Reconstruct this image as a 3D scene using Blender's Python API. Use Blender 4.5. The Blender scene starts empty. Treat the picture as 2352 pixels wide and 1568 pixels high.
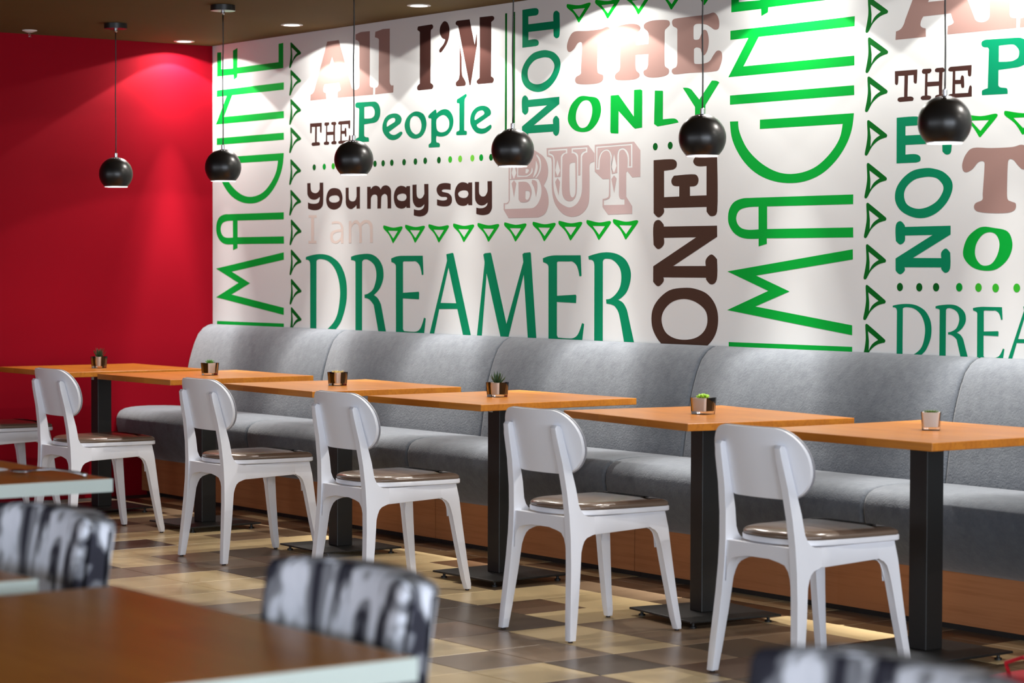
import bpy, bmesh, math, random
from mathutils import Vector, Matrix
random.seed(7)
S = bpy.context.scene
COL = S.collection
R = math.radians
PI = math.pi

# ------------------------------------------------------------------ camera
CAM = Vector((12.0702, -6.8175, 1.3086))
YAW, PITCH, ROLL, FPX = R(143.33817), R(-1.82726), R(0.18033), 5440.14
fw = Vector((math.cos(YAW)*math.cos(PITCH), math.sin(YAW)*math.cos(PITCH), math.sin(PITCH)))
rt = Vector((math.sin(YAW), -math.cos(YAW), 0)); up = rt.cross(fw)
r2 = rt*math.cos(ROLL) + up*math.sin(ROLL); u2 = -rt*math.sin(ROLL) + up*math.cos(ROLL)
cd = bpy.data.cameras.new('camera'); cam = bpy.data.objects.new('camera', cd); COL.objects.link(cam)
cam.matrix_world = Matrix(((r2.x, u2.x, -fw.x, CAM.x), (r2.y, u2.y, -fw.y, CAM.y), (r2.z, u2.z, -fw.z, CAM.z), (0, 0, 0, 1)))
cd.sensor_width = 36; cd.lens = 36*FPX/2352; cd.clip_start = .05; cd.clip_end = 100
cd.dof.use_dof = True; cd.dof.focus_distance = 10.2; cd.dof.aperture_fstop = 4.6; cd.dof.aperture_blades = 0
S.camera = cam
# ------------------------------------------------------------------ view, world, daylight
S.view_settings.view_transform = 'Standard'; S.view_settings.look = 'None'
S.view_settings.gamma = 1; S.view_settings.use_curve_mapping = False
S.view_settings.exposure = 0.0
W = bpy.data.worlds.new('world'); S.world = W; W.use_nodes = True
W.node_tree.nodes['Background'].inputs[0].default_value = (.75, .85, 1, 1)
W.node_tree.nodes['Background'].inputs[1].default_value = .6
S.cycles.max_bounces = 8; S.cycles.caustics_reflective = False; S.cycles.caustics_refractive = False
S.cycles.sample_clamp_indirect = 6.0
ROOM_X, ROOM_Y, H = 15.6, -12.0, 2.573

def area(name, loc, rot, sx, sy, power, col):
    l = bpy.data.lights.new(name, 'AREA'); l.shape = 'RECTANGLE'; l.size = sx; l.size_y = sy; l.energy = power; l.color = col
    o = bpy.data.objects.new(name, l); o.location = loc; o.rotation_euler = rot; COL.objects.link(o); return o
# daylight through the windows of the two walls behind the camera
WIN_R = [(-10.8, -8.2), (-7.6, -5.0), (-4.4, -1.8)]
WIN_F = [(1.2, 4.2), (5.2, 8.2), (9.2, 12.2)]
for a, b in WIN_R:
    area('daylight', (ROOM_X+.12, (a+b)/2, 1.35), (0, R(90), 0), 1.9, b-a, 235, (.80, .88, 1))
for a, b in WIN_F:
    area('daylight', ((a+b)/2, ROOM_Y-.12, 1.35), (R(90), 0, 0), b-a, 1.9, 72, (.84, .90, 1))

# ------------------------------------------------------------------ materials
def new(name):
    m = bpy.data.materials.new(name); m.use_nodes = True
    nt = m.node_tree; b = nt.nodes['Principled BSDF']; return m, nt, b
def lin(c):
    return tuple((x/255/12.92 if x/255 <= .04045 else ((x/255+.055)/1.055)**2.4) for x in c) + (1,)
def simple(name, c, rough=.5, metal=0, bump=0, bscale=60, var=0, vscale=4, spec=None):
    m, nt, b = new(name); c = lin(c)
    b.inputs['Base Color'].default_value = c; b.inputs['Roughness'].default_value = rough; b.inputs['Metallic'].default_value = metal
    if spec is not None: b.inputs['Specular IOR Level'].default_value = spec
    tc = nt.nodes.new('ShaderNodeTexCoord')
    if var:
        n = nt.nodes.new('ShaderNodeTexNoise'); n.inputs['Scale'].default_value = vscale; n.inputs['Detail'].default_value = 5
        nt.links.new(tc.outputs['Object'], n.inputs['Vector'])
        mx = nt.nodes.new('ShaderNodeMix'); mx.data_type = 'RGBA'
        mx.inputs[6].default_value = tuple(x*(1-var) for x in c[:3])+(1,); mx.inputs[7].default_value = tuple(min(1, x*(1+var)) for x in c[:3])+(1,)
        nt.links.new(n.outputs['Fac'], mx.inputs[0]); nt.links.new(mx.outputs[2], b.inputs['Base Color'])
    if bump:
        n = nt.nodes.new('ShaderNodeTexNoise'); n.inputs['Scale'].default_value = bscale; n.inputs['Detail'].default_value = 4
        nt.links.new(tc.outputs['Object'], n.inputs['Vector'])
        bp = nt.nodes.new('ShaderNodeBump'); bp.inputs['Strength'].default_value = bump; bp.inputs['Distance'].default_value = .004
        nt.links.new(n.outputs['Fac'], bp.inputs['Height']); nt.links.new(bp.outputs['Normal'], b.inputs['Normal'])
    return m
def emit(name, c, s):
    m, nt, b = new(name); b.inputs['Base Color'].default_value = (.8, .8, .8, 1)
    b.inputs['Emission Color'].default_value = c+(1,); b.inputs['Emission Strength'].default_value = s; return m
def wood(name, c1, c2, c3, axis='x', stave=.045, rough=.3, gs=1.0):
    """glued staves running along axis, each its own tone, with fine grain"""
    m, nt, b = new(name); L = nt.links.new; N = nt.nodes.new
    tc = N('ShaderNodeTexCoord'); sp = N('ShaderNodeSeparateXYZ'); L(tc.outputs['Object'], sp.inputs[0])
    a, p = ('X', 'Y') if axis == 'x' else ('Y', 'X')
    d = N('ShaderNodeMath'); d.operation = 'DIVIDE'; d.inputs[1].default_value = stave; L(sp.outputs[p], d.inputs[0])
    fl = N('ShaderNodeMath'); fl.operation = 'FLOOR'; L(d.outputs[0], fl.inputs[0])
    # along the stave: pieces of random length
    wn0 = N('ShaderNodeTexWhiteNoise'); wn0.noise_dimensions = '1D'; L(fl.outputs[0], wn0.inputs['W'])
    ad = N('ShaderNodeMath'); ad.operation = 'MULTIPLY_ADD'; ad.inputs[1].default_value = 3.0; L(sp.outputs[a], ad.inputs[0]); L(wn0.outputs['Value'], ad.inputs[2])
    fl2 = N('ShaderNodeMath'); fl2.operation = 'FLOOR'; L(ad.outputs[0], fl2.inputs[0])
    cb = N('ShaderNodeCombineXYZ'); L(fl.outputs[0], cb.inputs[0]); L(fl2.outputs[0], cb.inputs[1])
    wn = N('ShaderNodeTexWhiteNoise'); wn.noise_dimensions = '3D'; L(cb.outputs[0], wn.inputs['Vector'])
    mp = N('ShaderNodeMapping'); mp.inputs['Scale'].default_value = (3*gs, 70*gs, 70*gs) if axis == 'x' else (70*gs, 3*gs, 70*gs)
    L(tc.outputs['Object'], mp.inputs['Vector'])
    no = N('ShaderNodeTexNoise'); no.inputs['Scale'].default_value = 1; no.inputs['Detail'].default_value = 6; no.inputs['Roughness'].default_value = .6; L(mp.outputs[0], no.inputs['Vector'])
    mx = N('ShaderNodeMix'); mx.data_type = 'RGBA'; mx.inputs[6].default_value = lin(c1); mx.inputs[7].default_value = lin(c2); L(wn.outputs['Value'], mx.inputs[0])
    rm = N('ShaderNodeMapRange'); rm.inputs[1].default_value = .45; rm.inputs[2].default_value = .75; rm.inputs[4].default_value = .7; L(no.outputs['Fac'], rm.inputs[0])
    mx2 = N('ShaderNodeMix'); mx2.data_type = 'RGBA'; L(rm.outputs[0], mx2.inputs[0]); L(mx.outputs[2], mx2.inputs[6]); mx2.inputs[7].default_value = lin(c3)
    L(mx2.outputs[2], b.inputs['Base Color']); b.inputs['Roughness'].default_value = rough
    b.inputs['Specular IOR Level'].default_value = .32
    return m

M = {}
M['wall_white'] = simple('mural_paper', (206, 210, 211), .85, spec=.08)
M['wall_red'] = simple('red_paint', (138, 0, 22), .75, spec=.1)
M['wall_plain'] = simple('grey_paint', (176, 172, 168), .8)
M['ceiling'] = simple('brown_ceiling_paint', (96, 80, 50), .85, var=.05, spec=.1)
M['green'] = simple('print_green', (0, 150, 50), .8, spec=.08)
M['green2'] = simple('print_bright_green', (0, 158, 36), .8, spec=.08)
M['dgreen'] = simple('print_deep_green', (0, 92, 26), .8, spec=.08)
M['teal'] = simple('print_teal', (0, 122, 84), .8, spec=.08)
M['dark'] = simple('print_dark_brown', (62, 38, 34), .8, spec=.08)
M['dark2'] = simple('print_brown', (66, 46, 38), .8, spec=.08)
M['taupe'] = simple('print_taupe', (146, 118, 112), .8, spec=.08)
M['but'] = simple('print_pale_taupe', (182, 162, 162), .8, spec=.08)
M['pale'] = simple('print_cream', (206, 194, 188), .8, spec=.08)
M['dot0'] = simple('print_dot_deep', (0, 84, 26), .8, spec=.08)
M['dot1'] = simple('print_dot_green', (0, 140, 45), .8, spec=.08)
M['dot2'] = simple('print_dot_mid', (50, 165, 42), .8, spec=.08)
M['dot3'] = simple('print_dot_lime', (105, 190, 60), .8, spec=.08)
M['black'] = simple('black_powder_coat', (26, 26, 25), .45, bump=.05, bscale=400)
M['lampblack'] = simple('satin_black_enamel', (22, 20, 19), .33)
M['chrome'] = simple('polished_steel', (200, 200, 205), .18, 1)
M['metalwhite'] = simple('white_enamel', (232, 232, 232), .35)
M['innerwhite'] = simple('white_shade_lining', (240, 238, 240), .6)
M['chair'] = simple('white_painted_beech', (242, 244, 250), .38, var=.02, vscale=6)
M['vinyl'] = simple('taupe_vinyl', (118, 100, 86), .2, var=.06, vscale=8, bump=.03, bscale=150)
M['backpad'] = simple('silver_grey_laminate', (150, 150, 156), .35)
M['rubber'] = simple('dark_rubber', (34, 22, 20), .7)
M['top'] = wood('beech_tabletop', (208, 132, 44), (192, 116, 38), (168, 96, 30), 'x', .062, .3)
M['fronttop'] = wood('oiled_tabletop', (226, 156, 66), (212, 142, 58), (196, 122, 50), 'x', .10, .34)
M['panel'] = wood('veneer_panel', (176, 116, 74), (170, 110, 68), (150, 92, 54), 'x', 1.0, .45)
M['laminate'] = simple('pale_green_laminate_edge', (200, 212, 205), .4)
M['grout'] = simple('floor_grout', (58, 46, 36), .8)
M['tile_light'] = simple('sand_tile', (232, 206, 156), .28, var=.12, vscale=5, bump=.03, bscale=30)
M['tile_mid'] = simple('taupe_tile', (152, 128, 102), .28, var=.12, vscale=5, bump=.03, bscale=30)
M['tile_dark'] = simple('umber_tile', (98, 82, 64), .28, var=.14, vscale=5, bump=.03, bscale=30)
M['tile_brown'] = simple('brown_tile', (122, 94, 70), .28, var=.14, vscale=5, bump=.03, bscale=30)
M['soil'] = simple('reddish_soil', (96, 40, 26), .9, bump=.4, bscale=300)
M['ceramic'] = simple('white_ceramic', (250, 246, 244), .5)
M['lime'] = simple('lime_leaf', (150, 200, 40), .4)
M['leaf'] = simple('green_leaf', (80, 140, 50), .45, var=.2, vscale=60)
M['darkleaf'] = simple('dark_leaf', (30, 62, 30), .4, var=.3, vscale=60)
M['cream'] = simple('cream_leaf', (214, 188, 110), .5, var=.3, vscale=80)
M['olive'] = simple('olive_leaf', (80, 112, 34), .5, var=.3, vscale=80)
M['redfabric'] = simple('red_fabric', (190, 16, 34), .8, bump=.2)
M['napkin'] = simple('white_paper_napkin', (236, 238, 246), .8)
M['lens'] = emit('downlight_lens', (1, .95, .86), 14)
M['bulb'] = emit('bulb_glow', (1, .93, .97), 30)
M['tag'] = simple('pale_tag', (206, 200, 192), .6)
M['floorfar'] = M['tile_mid']
def fabric():
    m, nt, b = new('grey_felt'); L = nt.links.new; N = nt.nodes.new
    tc = N('ShaderNodeTexCoord')
    n = N('ShaderNodeTexNoise'); n.inputs['Scale'].default_value = 26; n.inputs['Detail'].default_value = 6; n.inputs['Roughness'].default_value = .7; L(tc.outputs['Object'], n.inputs['Vector'])
    cr = N('ShaderNodeValToRGB'); cr.color_ramp.elements[0].position = .3; cr.color_ramp.elements[0].color = lin((68, 74, 83)); cr.color_ramp.elements[1].position = .75; cr.color_ramp.elements[1].color = lin((90, 96, 103)); L(n.outputs['Fac'], cr.inputs[0]); L(cr.outputs[0], b.inputs['Base Color'])
    n2 = N('ShaderNodeTexNoise'); n2.inputs['Scale'].default_value = 110; n2.inputs['Detail'].default_value = 3; n2.inputs['Distortion'].default_value = .6; L(tc.outputs['Object'], n2.inputs['Vector'])
    bp = N('ShaderNodeBump'); bp.inputs['Strength'].default_value = .38; bp.inputs['Distance'].default_value = .004; L(n2.outputs['Fac'], bp.inputs['Height']); L(bp.outputs['Normal'], b.inputs['Normal'])
    b.inputs['Roughness'].default_value = .85; b.inputs['Sheen Weight'].default_value = .25; b.inputs['Sheen Roughness'].default_value = .5
    return m
M['felt'] = fabric()
def glass():
    """thin clear glass: sees straight through, mirrors more at grazing angles"""
    m, nt, b = new('clear_glass'); nt.nodes.remove(b); L = nt.links.new; N = nt.nodes.new; out = nt.nodes['Material Output']
    t = N('ShaderNodeBsdfTransparent'); t.inputs[0].default_value = (.96, .95, .93, 1); g_ = N('ShaderNodeBsdfGlossy'); g_.inputs['Roughness'].default_value = .04
    f = N('ShaderNodeFresnel'); f.inputs[0].default_value = 1.5; mx = N('ShaderNodeMixShader')
    L(f.outputs[0], mx.inputs[0]); L(t.outputs[0], mx.inputs[1]); L(g_.outputs[0], mx.inputs[2]); L(mx.outputs[0], out.inputs[0]); return m
M['glass'] = glass()
def printfab():
    """black, white and grey brush-stroke print"""
    m, nt, b = new('brush_stroke_print_fabric'); L = nt.links.new; N = nt.nodes.new
    tc = N('ShaderNodeTexCoord'); mp = N('ShaderNodeMapping'); mp.inputs['Scale'].default_value = (9, 9, 4.2); mp.inputs['Rotation'].default_value = (0, .35, 0); L(tc.outputs['Object'], mp.inputs['Vector'])
    n = N('ShaderNodeTexNoise'); n.inputs['Scale'].default_value = 1; n.inputs['Detail'].default_value = 2.5; n.inputs['Distortion'].default_value = 1.6; L(mp.outputs[0], n.inputs['Vector'])
    cr = N('ShaderNodeValToRGB'); e = cr.color_ramp.elements
    e[0].position = .37; e[0].color = lin((30, 30, 44)); e[1].position = .62; e[1].color = lin((225, 228, 238))
    for p, c in ((.43, (40, 40, 54)), (.455, (120, 122, 130)), (.52, (140, 142, 148)), (.55, (216, 220, 230))):
        k = e.new(p); k.color = lin(c)
    L(n.outputs['Fac'], cr.inputs[0]); L(cr.outputs[0], b.inputs['Base Color']); b.inputs['Roughness'].default_value = .75; return m
M['print'] = printfab()

# ------------------------------------------------------------------ helpers
def mesh_obj(name, verts, faces, mat, parent=None, smooth=False, loc=None):
    me = bpy.data.meshes.new(name); me.from_pydata([tuple(v) for v in verts], [], faces); me.update()
    if mat: me.materials.append(M[mat])
    if smooth: me.polygons.foreach_set('use_smooth', [True]*len(me.polygons))
    o = bpy.data.objects.new(name, me); COL.objects.link(o)
    if parent: o.parent = parent
    if loc: o.location = loc
    return o
def bm_obj(name, bm, mat, parent=None, smooth=False, angle=None, loc=None):
    bmesh.ops.recalc_face_normals(bm, faces=bm.faces[:])
    me = bpy.data.meshes.new(name); bm.to_mesh(me); bm.free()
    if mat: me.materials.append(M[mat])
    if smooth or angle: me.polygons.foreach_set('use_smooth', [True]*len(me.polygons))
    if angle: me.set_sharp_from_angle(angle=R(angle))
    o = bpy.data.objects.new(name, me); COL.objects.link(o)
    if parent: o.parent = parent
    if loc: o.location = loc
    return o
def empty(name, loc, rz=0):
    o = bpy.data.objects.new(name, None); o.empty_display_size = .1; o.location = loc; o.rotation_euler = (0, 0, rz); COL.objects.link(o); return o
def tag(o, label=None, cat=None, group=None, kind=None):
    if label: o['label'] = label
    if cat: o['category'] = cat
    if group: o['group'] = group
    if kind: o['kind'] = kind
    return o
def box(bm, x0, x1, y0, y1, z0, z1, bev=0):
    r = bmesh.ops.create_cube(bm, size=1)
    for v in r['verts']:
        v.co = Vector(((x0+x1)/2+v.co.x*(x1-x0), (y0+y1)/2+v.co.y*(y1-y0), (z0+z1)/2+v.co.z*(z1-z0)))
    if bev:
        es = list({e for v in r['verts'] for e in v.link_edges})
        bmesh.ops.bevel(bm, geom=es, offset=bev, segments=2, profile=.5, affect='EDGES')
def box_obj(name, b, mat, parent=None, bev=0, **k):
    bm = bmesh.new(); box(bm, *b, bev=bev); return bm_obj(name, bm, mat, parent, **k)
def lathe(bm, prof, seg=32, cx=0, cy=0, cap0=True, cap1=True):
    rings = []
    for r, z in prof:
        rings.append([bm.verts.new((cx+r*math.cos(2*PI*i/seg), cy+r*math.sin(2*PI*i/seg), z)) for i in range(seg)])
    for a, b in zip(rings, rings[1:]):
        for i in range(seg):
            bm.faces.new((a[i], a[(i+1) % seg], b[(i+1) % seg], b[i]))
    if cap0: bm.faces.new(rings[0][::-1])
    if cap1: bm.faces.new(rings[-1])
def tube(bm, pts, rad, seg=10):
    rings = []
    for i, p in enumerate(pts):
        p = Vector(p); d = (Vector(pts[min(i+1, len(pts)-1)])-Vector(pts[max(i-1, 0)])).normalized()
        a = d.orthogonal().normalized(); b = d.cross(a); rr = rad[i] if isinstance(rad, (list, tuple)) else rad
        rings.append([bm.verts.new(p+a*rr*math.cos(2*PI*k/seg)+b*rr*math.sin(2*PI*k/seg)) for k in range(seg)])
    for a, b in zip(rings, rings[1:]):
        # match the closest start to avoid twists
        off = min(range(seg), key=lambda o: (a[0].co-b[o].co).length)
        b[:] = b[off:]+b[:off]
        if (a[1].co-b[1].co).length > (a[1].co-b[-1].co).length: b[:] = [b[0]]+b[:0:-1]
        for i in range(seg): bm.faces.new((a[i], a[(i+1) % seg], b[(i+1) % seg], b[i]))
    bm.faces.new(rings[0][::-1]); bm.faces.new(rings[-1])
def children(o): return [c for c in bpy.data.objects if c.parent == o]
def copy_tree(o, parent=None):
    c = o.copy(); COL.objects.link(c)
    if parent: c.parent = parent
    for ch in KIDS.get(o.name, []): copy_tree(ch, c)
    return c
KIDS = {}
def index(o):
    ch = children(o); KIDS[o.name] = ch
    for c in ch: index(c)

# ------------------------------------------------------------------ room shell
def quadbox(name, b, mat):
    o = box_obj(name, b, mat); tag(o, kind='structure'); return o
floor = quadbox('floor', (0, ROOM_X, ROOM_Y, 0, -.12, -.002), 'grout')
ceiling = quadbox('ceiling', (-.15, ROOM_X+.15, ROOM_Y-.15, .15, H, H+.12), 'ceiling')
wall_back = quadbox('wall_back', (-.15, ROOM_X+.15, 0, .15, -.12, H), 'wall_white')
wall_left = quadbox('wall_left', (-.15, 0, ROOM_Y-.15, 0, -.12, H), 'wall_red')
bb = box_obj('baseboard_left', (0, .012, ROOM_Y, -.64, 0, .03), 'redskirt' if 'redskirt' in M else 'wall_red'); tag(bb, kind='structure')
def wall_with_windows(name, along, spans):
    bm = bmesh.new(); z0, z1 = .35, 2.35
    if along == 'y': lo, hi = ROOM_Y-.15, 0
    else: lo, hi = 0, ROOM_X
    cuts = [lo]
    for a, b in spans: cuts += [a, b]
    cuts.append(hi)
    def bx(a, b, za, zb):
        if along == 'y': box(bm, ROOM_X, ROOM_X+.1, a, b, za, zb)
        else: box(bm, a, b, ROOM_Y-.1, ROOM_Y, za, zb)
    for i in range(0, len(cuts), 2): bx(cuts[i], cuts[i+1], -.12, H)
    for a, b in spans: bx(a, b, -.12, z0); bx(a, b, z1, H)
    o = bm_obj(name, bm, 'wall_plain'); tag(o, kind='structure')
    return o
wall_right = wall_with_windows('wall_right', 'y', WIN_R)
wall_front = wall_with_windows('wall_front', 'x', WIN_F)
k = 1
for along, spans in (('y', WIN_R), ('x', WIN_F)):
    for a, b in spans:
        bm = bmesh.new(); z0, z1, t = .35, 2.35, .05
        for (p, q, za, zb) in ((a, a+t, z0, z1), (b-t, b, z0, z1), ((a+b)/2-t/2, (a+b)/2+t/2, z0, z1), (a, b, z0, z0+t), (a, b, z1-t, z1)):
            if along == 'y': box(bm, ROOM_X+.02, ROOM_X+.07, p, q, za, zb)
            else: box(bm, p, q, ROOM_Y-.07, ROOM_Y-.02, za, zb)
        tag(bm_obj('window_%d' % k, bm, 'metalwhite'), kind='structure'); k += 1

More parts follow.
